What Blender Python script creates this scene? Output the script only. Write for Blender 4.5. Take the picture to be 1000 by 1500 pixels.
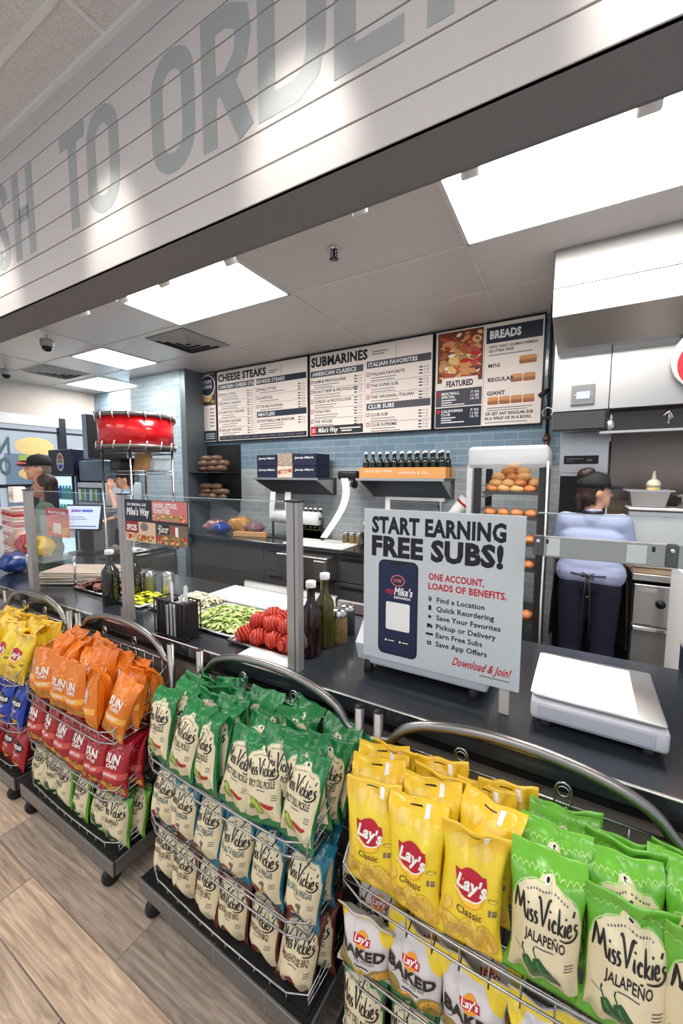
import bpy, bmesh, math, random
from mathutils import Vector, Matrix, noise
from mathutils.geometry import tessellate_polygon
random.seed(7)
for o in list(bpy.data.objects): bpy.data.objects.remove(o)
S = bpy.context.scene
COL = S.collection
PI = math.pi
R = math.radians

# ---------------------------------------------------------------- camera, world, light, exposure
cam = bpy.data.cameras.new('camera'); camo = bpy.data.objects.new('camera', cam); COL.objects.link(camo); S.camera = camo
cam.sensor_fit = 'HORIZONTAL'; cam.sensor_width = 36; cam.lens = 36 * 581.38 / 1000; cam.clip_start = .02
rx = Vector((.86737587, .49765143, .00147174)); fz = Vector((-.49536094, .86365969, -.09332457)); up = rx.cross(fz)
camo.matrix_world = Matrix(((rx.x, up.x, -fz.x, 0), (rx.y, up.y, -fz.y, 0), (rx.z, up.z, -fz.z, 1.65), (0, 0, 0, 1)))
S.view_settings.view_transform = 'Standard'; S.view_settings.look = 'None'; S.view_settings.gamma = 1
S.view_settings.exposure = 0.0
W = bpy.data.worlds.new('world'); S.world = W; W.use_nodes = True
W.node_tree.nodes['Background'].inputs[0].default_value = (.80, .88, 1, 1)
W.node_tree.nodes['Background'].inputs[1].default_value = .85
PANEL = 27.0      # kitchen ceiling panels
HALL = 8.0        # panels over the customers' side

def lamp(name, kind, loc, energy, target=None, **kw):
    l = bpy.data.lights.new(name, kind); l.energy = energy
    for k, v in kw.items(): setattr(l, k, v)
    o = bpy.data.objects.new(name, l); COL.objects.link(o); o.location = loc
    if target: o.rotation_euler = (Vector(target) - Vector(loc)).to_track_quat('-Z', 'Y').to_euler()
    return o
for sx in (-2.95, -1.85, -.83, .19):       # wall washers in the customers' ceiling
    lamp('wall_washer', 'SPOT', (sx - .1, .50, 3.50), 95, (sx, 1.137, 2.70), spot_size=R(30), spot_blend=1, shadow_soft_size=.04, color=(1, .95, .88))

# ---------------------------------------------------------------- materials
MATS = {}
def nodes(m): return m.node_tree.nodes, m.node_tree.links
def mat(name, col, rough=.5, metal=0., emit=0., coat=0., bump=0., bscale=60., var=0., vscale=8., alpha=1., trans=0., ior=1.45, spec=.5, stretch=None):
    if name in MATS: return MATS[name]
    m = bpy.data.materials.new(name); m.use_nodes = True; MATS[name] = m
    N, L = nodes(m); b = N['Principled BSDF']; I = b.inputs
    c = (*col, 1)
    I['Base Color'].default_value = c; I['Roughness'].default_value = rough; I['Metallic'].default_value = metal
    I['Specular IOR Level'].default_value = spec; I['IOR'].default_value = ior
    if coat: I['Coat Weight'].default_value = coat; I['Coat Roughness'].default_value = .15
    if trans: I['Transmission Weight'].default_value = trans
    if alpha < 1: I['Alpha'].default_value = alpha
    if emit: I['Emission Color'].default_value = c; I['Emission Strength'].default_value = emit
    if bump or var:
        t = N.new('ShaderNodeTexCoord'); mp = N.new('ShaderNodeMapping'); L.new(t.outputs['Object'], mp.inputs[0])
        if stretch: mp.inputs['Scale'].default_value = stretch
    if var:
        n = N.new('ShaderNodeTexNoise'); n.inputs['Scale'].default_value = vscale; n.inputs['Detail'].default_value = 4
        L.new(mp.outputs[0], n.inputs[0]); r = N.new('ShaderNodeMix'); r.data_type = 'RGBA'
        r.inputs[6].default_value = tuple(max(0, x * (1 - var)) for x in col) + (1,); r.inputs[7].default_value = tuple(min(1, x * (1 + var)) for x in col) + (1,)
        L.new(n.outputs[0], r.inputs[0]); L.new(r.outputs[2], I['Base Color'])
    if bump:
        n2 = N.new('ShaderNodeTexNoise'); n2.inputs['Scale'].default_value = bscale; n2.inputs['Detail'].default_value = 3
        L.new(mp.outputs[0], n2.inputs[0]); bp = N.new('ShaderNodeBump'); bp.inputs['Strength'].default_value = bump; bp.inputs['Distance'].default_value = .01
        L.new(n2.outputs[0], bp.inputs['Height']); L.new(bp.outputs[0], I['Normal'])
    return m
def srgb(r, g, b): return tuple(((x / 255) / 12.92 if x < 10 else ((x / 255 + .055) / 1.055) ** 2.4) for x in (r, g, b))
def tile_mat(name, c1, c2, mortar, bw, bh, axis='xz', rough=.25, mort=.004, off=.5, plank=False, bump=.3):
    m = bpy.data.materials.new(name); m.use_nodes = True; MATS[name] = m
    N, L = nodes(m); b = N['Principled BSDF']; t = N.new('ShaderNodeTexCoord'); s = N.new('ShaderNodeSeparateXYZ'); L.new(t.outputs['Object'], s.inputs[0])
    k = N.new('ShaderNodeCombineXYZ'); L.new(s.outputs['XYZ'.index(axis[0].upper())], k.inputs[0]); L.new(s.outputs['XYZ'.index(axis[1].upper())], k.inputs[1])
    br = N.new('ShaderNodeTexBrick'); L.new(k.outputs[0], br.inputs[0]); br.offset = off; br.inputs['Scale'].default_value = 1
    br.inputs['Brick Width'].default_value = bw; br.inputs['Row Height'].default_value = bh; br.inputs['Mortar Size'].default_value = mort; br.inputs['Mortar Smooth'].default_value = .1
    br.inputs['Color1'].default_value = (*c1, 1); br.inputs['Color2'].default_value = (*c2, 1); br.inputs['Mortar'].default_value = (*mortar, 1); b.inputs['Roughness'].default_value = rough
    col = br.outputs[0]
    if plank:
        mp = N.new('ShaderNodeMapping'); mp.inputs['Scale'].default_value = (1.4, 15, 1); L.new(k.outputs[0], mp.inputs[0])
        ad = N.new('ShaderNodeVectorMath'); ad.operation = 'MULTIPLY_ADD'; L.new(br.outputs[0], ad.inputs[0]); ad.inputs[1].default_value = (37, 37, 37); L.new(mp.outputs[0], ad.inputs[2])
        n = N.new('ShaderNodeTexNoise'); n.inputs['Scale'].default_value = 2.2; n.inputs['Detail'].default_value = 7; n.inputs['Roughness'].default_value = .62; n.inputs['Distortion'].default_value = 1.6; L.new(ad.outputs[0], n.inputs[0])
        rp = N.new('ShaderNodeValToRGB'); rp.color_ramp.elements[0].position = .30; rp.color_ramp.elements[0].color = (.34, .31, .29, 1); rp.color_ramp.elements[1].position = .68; rp.color_ramp.elements[1].color = (1.25, 1.22, 1.2, 1); L.new(n.outputs[0], rp.inputs[0])
        w = N.new('ShaderNodeTexWave'); w.bands_direction = 'Y'; w.inputs['Scale'].default_value = .9; w.inputs['Distortion'].default_value = 9; w.inputs['Detail'].default_value = 3; w.inputs['Detail Scale'].default_value = .7; L.new(ad.outputs[0], w.inputs[0])
        rw = N.new('ShaderNodeValToRGB'); rw.color_ramp.elements[0].color = (.72, .70, .68, 1); rw.color_ramp.elements[1].position = .45; rw.color_ramp.elements[1].color = (1, 1, 1, 1); L.new(w.outputs[0], rw.inputs[0])
        x = N.new('ShaderNodeMix'); x.data_type = 'RGBA'; x.blend_type = 'MULTIPLY'; x.inputs[0].default_value = .72; L.new(br.outputs[0], x.inputs[6]); L.new(rp.outputs[0], x.inputs[7])
        x2 = N.new('ShaderNodeMix'); x2.data_type = 'RGBA'; x2.blend_type = 'MULTIPLY'; x2.inputs[0].default_value = .55; L.new(x.outputs[2], x2.inputs[6]); L.new(rw.outputs[0], x2.inputs[7]); col = x2.outputs[2]
    L.new(col, b.inputs['Base Color'])
    bp = N.new('ShaderNodeBump'); bp.inputs['Strength'].default_value = bump; bp.inputs['Distance'].default_value = .004; bp.invert = True; L.new(br.outputs[1], bp.inputs['Height']); L.new(bp.outputs[0], b.inputs['Normal'])
    return m
def mixmat(name, c1, c2, scale, lo, hi, rough=.6):
    m = bpy.data.materials.new(name); m.use_nodes = True; MATS[name] = m; N, L = nodes(m); b = N['Principled BSDF']; b.inputs['Roughness'].default_value = rough
    t = N.new('ShaderNodeTexCoord'); n = N.new('ShaderNodeTexNoise'); n.inputs['Scale'].default_value = scale; n.inputs['Detail'].default_value = 5; L.new(t.outputs['Object'], n.inputs[0])
    rp = N.new('ShaderNodeValToRGB'); e = rp.color_ramp.elements; e[0].position = lo; e[0].color = (*c1, 1); e[1].position = hi; e[1].color = (*c2, 1); L.new(n.outputs[0], rp.inputs[0]); L.new(rp.outputs[0], b.inputs['Base Color'])
    return m

white = mat('white_paint', (.78, .76, .74), .55)
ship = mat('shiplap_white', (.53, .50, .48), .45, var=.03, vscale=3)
letter = mat('letter_grey', srgb(154, 158, 158), .5)
groove = mat('groove_shadow_gap', (.10, .10, .10), .9)
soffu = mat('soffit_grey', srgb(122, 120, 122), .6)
ktile = mat('ceiling_vinyl_tile', (.64, .605, .585), .30, bump=.02, bscale=4)
tbar = mat('ceiling_grid', (.72, .70, .68), .4)
acou = mixmat('acoustic_tile', (.50, .49, .48), (.70, .69, .68), 220, .35, .6, .95)
panelm = mat('light_diffuser', (1, .97, .935), .5, emit=PANEL)
hallm = mat('light_diffuser_hall', (1, .965, .925), .5, emit=HALL)
floorm = tile_mat('wood_look_plank', srgb(244, 216, 186), srgb(170, 158, 148), srgb(150, 140, 130), .92, .165, 'xy', .38, .0025, .37, True, .15)
kfloor = mat('kitchen_quarry_floor', srgb(52, 48, 46), .5, var=.2)
tileb = tile_mat('blue_glass_tile', srgb(128, 150, 164), srgb(112, 138, 154), srgb(160, 176, 186), .215, .068, 'xz', .15, .003)
tileg = tile_mat('grey_glass_tile', srgb(172, 178, 180), srgb(158, 166, 170), srgb(198, 202, 202), .215, .068, 'xz', .15, .003)
tilep = tile_mat('pale_pillar_tile', srgb(168, 184, 190), srgb(154, 172, 182), srgb(196, 206, 210), .215, .068, 'xz', .15, .003)
steel = mat('brushed_steel', (.58, .56, .54), .28, 1, var=.06, vscale=2, bump=.05, bscale=90, stretch=(1, 1, 30))
steelh = mat('brushed_steel_lengthwise', (.56, .54, .53), .25, 1, bump=.04, bscale=60, stretch=(1, 40, 40))
steelm = mat('satin_steel', (.62, .61, .60), .33, 1)
hoodm = mat('hood_steel', (.50, .49, .475), .40, 1, var=.05, vscale=1.5, stretch=(1, 1, 6))
chrome = mat('chrome', (.72, .72, .72), .12, 1)
wirem = mat('chromed_wire', (.42, .42, .43), .25, 1)
tubem = mat('gunmetal_tube', (.30, .285, .27), .34, 1)
blackp = mat('black_plastic', (.012, .012, .013), .4)
blackm = mat('black_metal', (.02, .02, .022), .45, .3)
darkg = mat('charcoal_laminate', srgb(70, 68, 68), .5)
darkc = mat('dark_counter_stone', srgb(42, 46, 51), .18, coat=.3, var=.25, vscale=14)
navyc = mat('navy_panel', srgb(34, 44, 58), .35)
grayp = mat('grey_kick_panel', srgb(128, 120, 114), .5)
glass = bpy.data.materials.new('clear_glass'); glass.use_nodes = True; MATS['clear_glass'] = glass
_N, _L = nodes(glass); _N.remove(_N['Principled BSDF']); _t = _N.new('ShaderNodeBsdfTransparent'); _t.inputs[0].default_value = (.96, .98, .98, 1); _g = _N.new('ShaderNodeBsdfGlossy'); _g.inputs['Roughness'].default_value = .02; _lw = _N.new('ShaderNodeLayerWeight'); _lw.inputs[0].default_value = .25; _f = _N.new('ShaderNodeMath'); _f.operation = 'MULTIPLY'; _f.inputs[1].default_value = .14; _L.new(_lw.outputs[1], _f.inputs[0]); _m = _N.new('ShaderNodeMixShader'); _L.new(_f.outputs[0], _m.inputs[0]); _L.new(_t.outputs[0], _m.inputs[1]); _L.new(_g.outputs[0], _m.inputs[2]); _L.new(_m.outputs[0], _N['Material Output'].inputs[0])
ink = mat('ink_navy', srgb(18, 22, 36), .5)
inkw = mat('print_white', (.85, .84, .82), .5)
cream = mat('print_cream', srgb(244, 232, 222), .5)
inkr = mat('print_red', srgb(190, 28, 40), .5)
inkg = mat('print_grey', srgb(120, 112, 110), .5)
navyb = mat('print_navy_band', srgb(34, 40, 58), .5)
slateb = mat('print_slate', srgb(74, 72, 82), .5)
paper = mat('white_paper', (.86, .86, .85), .7)
kraft = mat('kraft_cardboard', srgb(198, 150, 100), .8, var=.08)
skinm = mat('skin', srgb(214, 158, 130), .5, var=.06, vscale=20)
hairm = mat('dark_brown_hair', srgb(48, 30, 24), .5, bump=.3, bscale=120, stretch=(1, 1, .15))

# ---------------------------------------------------------------- mesh builder
class MB:
    def __init__(s): s.v = []; s.f = []; s.m = []; s.sm = []; s.mats = []
    def mi(s, m):
        if m not in s.mats: s.mats.append(m)
        return s.mats.index(m)
    def add(s, vs, fs, m, smooth=False, M=None):
        b = len(s.v); k = s.mi(m)
        for p in vs:
            s.v.append(tuple(M @ Vector(p)) if M is not None else tuple(p))
        for f in fs: s.f.append([i + b for i in f]); s.m.append(k); s.sm.append(smooth)
        return s
    def box(s, x0, y0, z0, x1, y1, z1, m, bev=0., M=None, seg=1):
        bm = bmesh.new(); bmesh.ops.create_cube(bm, size=1)
        for v in bm.verts: v.co = ((x0 + x1) / 2 + v.co.x * (x1 - x0), (y0 + y1) / 2 + v.co.y * (y1 - y0), (z0 + z1) / 2 + v.co.z * (z1 - z0))
        if bev: bmesh.ops.bevel(bm, geom=list(bm.edges), offset=min(bev, .45 * min(abs(x1 - x0), abs(y1 - y0), abs(z1 - z0))), segments=seg, affect='EDGES', profile=.5)
        return s.bm(bm, m, seg > 1, M)
    def bm(s, bm, m, smooth=False, M=None):
        bm.verts.index_update(); s.add([v.co.copy() for v in bm.verts], [[v.index for v in f.verts] for f in bm.faces], m, smooth, M); bm.free(); return s
    def tube(s, path, r, m, n=8, closed=False, M=None):
        P = [Vector(p) for p in path]; K = len(P); rr = r if isinstance(r, (list, tuple)) else [r] * K
        vs = []; fs = []; nrm = None
        for i in range(K):
            t = (P[(i + 1) % K] - P[i - 1]) if closed else (P[min(i + 1, K - 1)] - P[max(i - 1, 0)])
            t = t.normalized()
            if nrm is None: nrm = t.orthogonal().normalized()
            else:
                nrm = nrm - t * nrm.dot(t); nrm = nrm.normalized() if nrm.length > 1e-6 else t.orthogonal().normalized()
            bn = t.cross(nrm)
            for j in range(n):
                a = 2 * PI * j / n; vs.append(P[i] + (nrm * math.cos(a) + bn * math.sin(a)) * rr[i])
        for i in range(K if closed else K - 1):
            for j in range(n):
                a = i * n + j; b = i * n + (j + 1) % n; c = ((i + 1) % K) * n; fs.append([a, b, c + (j + 1) % n, c + j])
        if not closed: fs.append(list(range(n))[::-1]); fs.append([(K - 1) * n + j for j in range(n)])
        return s.add(vs, fs, m, True, M)
    def lathe(s, prof, m, n=20, c=(0, 0, 0), M=None, smooth=True):
        vs = []; fs = []
        for (r, z) in prof:
            for j in range(n): a = 2 * PI * j / n; vs.append((c[0] + r * math.cos(a), c[1] + r * math.sin(a), c[2] + z))
        for i in range(len(prof) - 1):
            for j in range(n): fs.append([i * n + j, i * n + (j + 1) % n, (i + 1) * n + (j + 1) % n, (i + 1) * n + j])
        if prof[0][0] > 1e-4: fs.append(list(range(n))[::-1])
        if prof[-1][0] > 1e-4: fs.append([(len(prof) - 1) * n + j for j in range(n)])
        return s.add(vs, fs, m, smooth, M)
    def ell(s, c, r, m, M=None, n=16, k=10):
        if not isinstance(r, (tuple, list)): r = (r, r, r)
        vs = [(c[0], c[1], c[2] - r[2])]; fs = []
        for i in range(1, k):
            t = PI * i / k
            for j in range(n): a = 2 * PI * j / n; vs.append((c[0] + r[0] * math.sin(t) * math.cos(a), c[1] + r[1] * math.sin(t) * math.sin(a), c[2] - r[2] * math.cos(t)))
        vs.append((c[0], c[1], c[2] + r[2])); e = len(vs) - 1
        for j in range(n):
            fs.append([0, 1 + (j + 1) % n, 1 + j]); fs.append([e, e - n + j, e - n + (j + 1) % n])
            for i in range(k - 2): a = 1 + i * n; fs.append([a + j, a + (j + 1) % n, a + n + (j + 1) % n, a + n + j])
        return s.add(vs, fs, m, True, M)
    def prism(s, pts, z0, z1, m, M=None):           # polygon in xy, extruded along z
        n = len(pts); vs = [(x, y, z0) for x, y in pts] + [(x, y, z1) for x, y in pts]
        t = tessellate_polygon([[Vector((x, y, 0)) for x, y in pts]])
        fs = [list(f) for f in t] + [[i + n for i in f] for f in t] + [[i, (i + 1) % n, n + (i + 1) % n, n + i] for i in range(n)]
        bm = bmesh.new(); bv = [bm.verts.new(v) for v in vs]
        for f in fs:
            try: bm.faces.new([bv[i] for i in f])
            except ValueError: pass
        bmesh.ops.recalc_face_normals(bm, faces=bm.faces); return s.bm(bm, m, False, M)
    def design(s, D, fn):                           # printed layers laid on a surface
        for (vs, fs, m, l) in D: s.add([fn(x, y, l) for x, y in vs], fs, m)
        return s
    def build(s, name, parent=None, loc=(0, 0, 0), rz=0., rot=None):
        me = bpy.data.meshes.new(name); me.from_pydata(s.v, [], s.f)
        for m in s.mats: me.materials.append(m)
        me.polygons.foreach_set('material_index', s.m); me.polygons.foreach_set('use_smooth', s.sm); me.update()
        o = bpy.data.objects.new(name, me); COL.objects.link(o); o.location = loc; o.rotation_euler = rot or (0, 0, rz)
        if parent: o.parent = parent
        return o
def tag(o, label, cat, group=None):
    o['label'] = label; o['category'] = cat
    if group: o['group'] = group
    return o
def thing(name, label, cat, loc=(0, 0, 0), rz=0., group=None):
    o = bpy.data.objects.new(name, None); o.empty_display_size = .05; COL.objects.link(o); o.location = loc; o.rotation_euler = (0, 0, rz); return tag(o, label, cat, group)
def struct(o): o['kind'] = 'structure'; return o
def dup(root, loc, rz=None, label=None, group=None):
    r = root.copy(); COL.objects.link(r); r.location = loc
    if rz is not None: r.rotation_euler = (0, 0, rz)
    if label: r['label'] = label
    if group: r['group'] = group
    for ch in list(root.children):
        c = ch.copy(); COL.objects.link(c); c.parent = r
        for g in ch.children: d = g.copy(); COL.objects.link(d); d.parent = c
    return r
def RM(rx=0, ry=0, rz=0, t=(0, 0, 0)): return Matrix.Translation(t) @ Matrix.Rotation(rz, 4, 'Z') @ Matrix.Rotation(ry, 4, 'Y') @ Matrix.Rotation(rx, 4, 'X')
def smooth(pts, k=5, closed=False):                # Catmull-Rom through points
    P = [Vector(p) for p in pts]; n = len(P); out = []
    if n < 3: return [tuple(p) for p in P]
    for i in range(n if closed else n - 1):
        a, b, c, d = (P[(i - 1) % n], P[i], P[(i + 1) % n], P[(i + 2) % n]) if closed else (P[max(i - 1, 0)], P[i], P[i + 1], P[min(i + 2, n - 1)])
        for j in range(k):
            t = j / k; out.append(tuple(.5 * ((2 * b) + (c - a) * t + (2 * a - 5 * b + 4 * c - d) * t * t + (3 * b - a - 3 * c + d) * t ** 3)))
    if not closed: out.append(tuple(P[-1]))
    return out

# ---------------------------------------------------------------- flat print: every item is (verts2d, faces, material, layer)
def rect(x0, y0, x1, y1, m, l=1): return ([(x0, y0), (x1, y0), (x1, y1), (x0, y1)], [[0, 1, 2, 3]], m, l)
def poly(pts, m, l=1):
    t = tessellate_polygon([[Vector((x, y, 0)) for x, y in pts]]); fs = []
    for f in t:
        a, b, c = [pts[i] for i in f]; f = list(f)
        if (b[0] - a[0]) * (c[1] - a[1]) - (b[1] - a[1]) * (c[0] - a[0]) < 0: f.reverse()
        fs.append(f)
    return (list(pts), fs, m, l)
def oval(cx, cy, rx, ry, m, l=1, n=28, a=0.):
    p = []
    for j in range(n):
        t = 2 * PI * j / n; x = rx * math.cos(t); y = ry * math.sin(t); p.append((cx + x * math.cos(a) - y * math.sin(a), cy + x * math.sin(a) + y * math.cos(a)))
    return ([(cx, cy)] + p, [[0, 1 + j, 1 + (j + 1) % n] for j in range(n)], m, l)
def rrect(x0, y0, x1, y1, r, m, l=1):
    p = []
    for cx, cy, a0 in ((x1 - r, y0 + r, -90), (x1 - r, y1 - r, 0), (x0 + r, y1 - r, 90), (x0 + r, y0 + r, 180)):
        for k in range(6): a = R(a0 + 18 * k); p.append((cx + r * math.cos(a), cy + r * math.sin(a)))
    return poly(p, m, l)
def stroke(pts, w, m, l=2, closed=False):
    n = len(pts); ww = w if isinstance(w, (list, tuple)) else [w] * n; vs = []; fs = []
    for i in range(n):
        a = pts[i - 1] if (closed or i) else pts[i]; b = pts[(i + 1) % n] if (closed or i < n - 1) else pts[i]; c = pts[i]
        d1 = Vector((c[0] - a[0], c[1] - a[1])); d2 = Vector((b[0] - c[0], b[1] - c[1]))
        d1 = d1.normalized() if d1.length > 1e-9 else d2.normalized(); d2 = d2.normalized() if d2.length > 1e-9 else d1
        t = d1 + d2; t = t.normalized() if t.length > 1e-6 else d1
        nx, ny = -t.y, t.x; k = 1 / max(.45, t.dot(d1)); h = ww[i] / 2 * k
        vs += [(c[0] + nx * h, c[1] + ny * h), (c[0] - nx * h, c[1] - ny * h)]
    for i in range(n if closed else n - 1): j = (i + 1) % n; fs.append([2 * i, 2 * i + 1, 2 * j + 1, 2 * j])
    return (vs, fs, m, l)
TC = {}
def glyphs(s, bold):
    if (s, bold) in TC: return TC[(s, bold)]
    cu = bpy.data.curves.new('t', 'FONT'); cu.body = s; cu.size = 1; cu.offset = bold; cu.space_character = 1 + 1.3 * bold; cu.resolution_u = 2; cu.fill_mode = 'FRONT'
    o = bpy.data.objects.new('t', cu); COL.objects.link(o); bpy.context.view_layer.update()
    me = bpy.data.meshes.new_from_object(o.evaluated_get(bpy.context.evaluated_depsgraph_get()))
    vs = [(v.co.x, v.co.y) for v in me.vertices]; fs = [list(p.vertices) for p in me.polygons]
    fs2 = []
    for f in fs:
        A = sum(vs[f[i]][0] * vs[f[(i + 1) % len(f)]][1] - vs[f[(i + 1) % len(f)]][0] * vs[f[i]][1] for i in range(len(f)))
        fs2.append(f if A > 0 else f[::-1])
    bpy.data.objects.remove(o); bpy.data.curves.remove(cu); bpy.data.meshes.remove(me)
    TC[(s, bold)] = (vs, fs2); return TC[(s, bold)]
CAP = None
def T(s, x, y, h, m, w=None, al='l', b=0., sh=0., l=3, rot=0.):
    """text with its baseline at (x, y), capital height h, squeezed to width w"""
    global CAP
    if CAP is None: CAP = max(v[1] for v in glyphs('H', 0.)[0])
    vs, fs = glyphs(s, b)
    if not vs: return ([], [], m, l)
    x0 = min(v[0] for v in vs); x1 = max(v[0] for v in vs); k = h / CAP; kx = (w / (x1 - x0)) if w else k
    ox = {'l': 0, 'c': -.5, 'r': -1}[al] * (x1 - x0) * kx; c, q = math.cos(rot), math.sin(rot); out = []
    for (a, d) in vs:
        X = (a - x0) * kx + ox + sh * d * k; Y = d * k; out.append((x + X * c - Y * q, y + X * q + Y * c))
    return (out, fs, m, l)
def move(D, dx=0, dy=0, s=1.): return [([(x * s + dx, y * s + dy) for x, y in v], f, m, l) for v, f, m, l in D]
def cut(D, xs, ys):                                 # split flat faces on grid lines so they can follow a curved surface
    out = []
    for v, f, m, l in D:
        if not v: continue
        bm = bmesh.new(); bv = [bm.verts.new((x, y, 0)) for x, y in v]
        for q in f:
            try: bm.faces.new([bv[i] for i in q])
            except ValueError: pass
        lo = [min(p[i] for p in v) for i in (0, 1)]; hi = [max(p[i] for p in v) for i in (0, 1)]
        for ax, gs in ((0, xs), (1, ys)):
            for g in gs:
                if lo[ax] < g < hi[ax]:
                    bmesh.ops.bisect_plane(bm, geom=list(bm.verts) + list(bm.edges) + list(bm.faces), plane_co=(g, 0, 0) if ax == 0 else (0, g, 0), plane_no=(1, 0, 0) if ax == 0 else (0, 1, 0), dist=1e-6)
        bm.verts.index_update(); out.append(([(p.co.x, p.co.y) for p in bm.verts], [[p.index for p in q.verts] for q in bm.faces], m, l)); bm.free()
    return out
def clip(D, lo, hi, ax=1):
    out = []
    for v, f, m, l in D:
        bm = bmesh.new(); bv = [bm.verts.new((x, y, 0)) for x, y in v]
        for q in f:
            try: bm.faces.new([bv[i] for i in q])
            except ValueError: pass
        for g, sg in ((lo, -1), (hi, 1)):
            bmesh.ops.bisect_plane(bm, geom=list(bm.verts) + list(bm.edges) + list(bm.faces), plane_co=(g, 0, 0) if ax == 0 else (0, g, 0), plane_no=(sg, 0, 0) if ax == 0 else (0, sg, 0), clear_outer=True, dist=1e-6)
        bm.verts.index_update()
        if bm.faces: out.append(([(p.co.x, p.co.y) for p in bm.verts], [[p.index for p in q.verts] for q in bm.faces], m, l))
        bm.free()
    return out
def facing(x, y, z, e=.0004):                       # a print on a wall seen from -y
    return lambda u, v, l: (x + u, y - e * l, z + v)

# ================================================================ the setting
CZ = 3.03; WY = 3.95
b = MB(); b.box(-7.2, -2.6, -.1, 2.4, 1.95, 0, floorm); struct(b.build('floor'))
b = MB(); b.box(-7.2, 1.95, -.1, 2.4, 6.2, -.002, kfloor); struct(b.build('floor_kitchen'))
# soffit: shiplap boards, letters, grey underside
b = MB(); SY0, SY1, SB, ST = 1.137, 1.342, 2.60, 3.52
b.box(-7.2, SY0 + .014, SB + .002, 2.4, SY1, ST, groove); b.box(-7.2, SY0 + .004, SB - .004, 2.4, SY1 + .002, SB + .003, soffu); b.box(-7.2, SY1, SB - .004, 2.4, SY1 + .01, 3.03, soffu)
zz = [SB - .004, 2.703] + [2.703 + .1185 * i for i in range(1, 7)] + [ST]
for i in range(len(zz) - 1): b.box(-7.2, SY0, zz[i], 2.4, SY0 + .016, zz[i + 1] - (.0055 if i < len(zz) - 2 else 0), ship, .0012)
D = []
LW = .072
def seg(*p): return stroke(list(p), LW, letter, 1)
def ring(x0, y0, x1, y1):
    q = LW / 2; x0 += q; x1 -= q; y0 += q; y1 -= q; r = (x1 - x0) / 2; p = []
    for k in range(13): a = R(15 * k); p.append(((x0 + x1) / 2 + r * math.cos(a), y1 - r + r * math.sin(a)))
    for k in range(13): a = R(180 + 15 * k); p.append(((x0 + x1) / 2 + r * math.cos(a), y0 + r + r * math.sin(a)))
    return stroke(p, LW, letter, 1, True)
LB, LT = 2.842, 3.285; q = LW / 2
D += [stroke(smooth([(-2.82 - q, LT - .10), (-2.85 - q, LT - q), (-2.93, LT - q), (-3.0 + q, LT - .08), (-2.98 + q, LT - .17), (-2.85 - q, LB + .17), (-2.83 - q, LB + .09), (-2.88, LB + q), (-2.95, LB + q), (-3.0 + q, LB + .11)], 5), LW, letter, 1)]
D += [rect(-2.765, LB, -2.765 + LW, LT, letter), rect(-2.535 - LW, LB, -2.535, LT, letter), rect(-2.70, (LB + LT) / 2 - q, -2.60, (LB + LT) / 2 + q, letter)]
D += [rect(-2.25, LT - LW * .9, -2.035, LT, letter, 1.5), rect(-2.143 - q, LB, -2.143 + q, LT - .05, letter), ring(-2.02, LB, -1.77, LT)]
D += [ring(-1.545, LB, -1.29, LT)]
rp = [(-1.235 + q, LT - q), (-1.12, LT - q), (-1.055, LT - .07), (-1.045, LT - .13), (-1.06, LT - .19), (-1.12, LB + .20), (-1.235 + q, LB + .20)]
D += [rect(-1.25, LB, -1.25 + LW, LT, letter, 1.5), stroke(rp, LW, letter, 1), stroke([(-1.13, LB + .19), (-1.035, LB)], LW * 1.05, letter, 2)]
dp = [(-.975 + q, LT - q), (-.83, LT - q), (-.765, LT - .06), (-.745, LT - .14), (-.745, LB + .14), (-.765, LB + .07), (-.82, LB + q), (-.975 + q, LB + q)]
D += [stroke(dp, LW, letter, 1), rect(-.98, LB, -.98 + LW, LT, letter, 1.5)]
D += [rect(-.68, LB, -.68 + LW, LT, letter, 1.5)] + [rect(-.62, z, -.455, z + LW, letter) for z in (LB, (LB + LT) / 2 - q, LT - LW)]
D += [rect(-.39, LB, -.39 + LW, LT, letter, 1.5), stroke([(x + .86, y) for x, y in rp], LW, letter, 1), stroke([(-.27, LB + .19), (-.175, LB)], LW * 1.05, letter, 2)]
for i in range(len(zz) - 1): b.design(clip(D, zz[i], zz[i + 1] - .0055), facing(0, SY0, 0, .0008))
struct(b.build('wall_soffit'))
# ceilings
b = MB(); b.box(-7.2, SY1, CZ, 2.4, 6.2, CZ + .08, ktile)
GX = [-7.1 + 1.3 * 0, -5.78, -4.475, -3.19, -1.92, -.605, .70, 2.0]; GY = [1.90, 2.565, 3.26, 3.945, 4.6, 5.3]
for x in GX: b.box(x - .009, SY1, CZ - .006, x + .009, 6.2, CZ + .01, tbar)
for y in GY: b.box(-7.2, y - .009, CZ - .007, 2.4, y + .009, CZ + .01, tbar)
struct(b.build('ceiling_kitchen'))
b = MB(); b.box(-7.2, -2.6, ST, 2.4, SY0 + .02, ST + .08, acou)
for k in range(8): x = -7.0 + 1.22 * k + .31; b.box(x - .012, -2.6, ST - .006, x + .012, SY0, ST + .01, tbar)
for k in range(6): y = .95 - .61 * k; b.box(-7.2, y - .012, ST - .007, 2.4, y + .012, ST + .01, tbar)
b.box(-7.2, SY0 - .02, ST - .02, 2.4, SY0 + .001, ST, tbar); struct(b.build('ceiling'))
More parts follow.
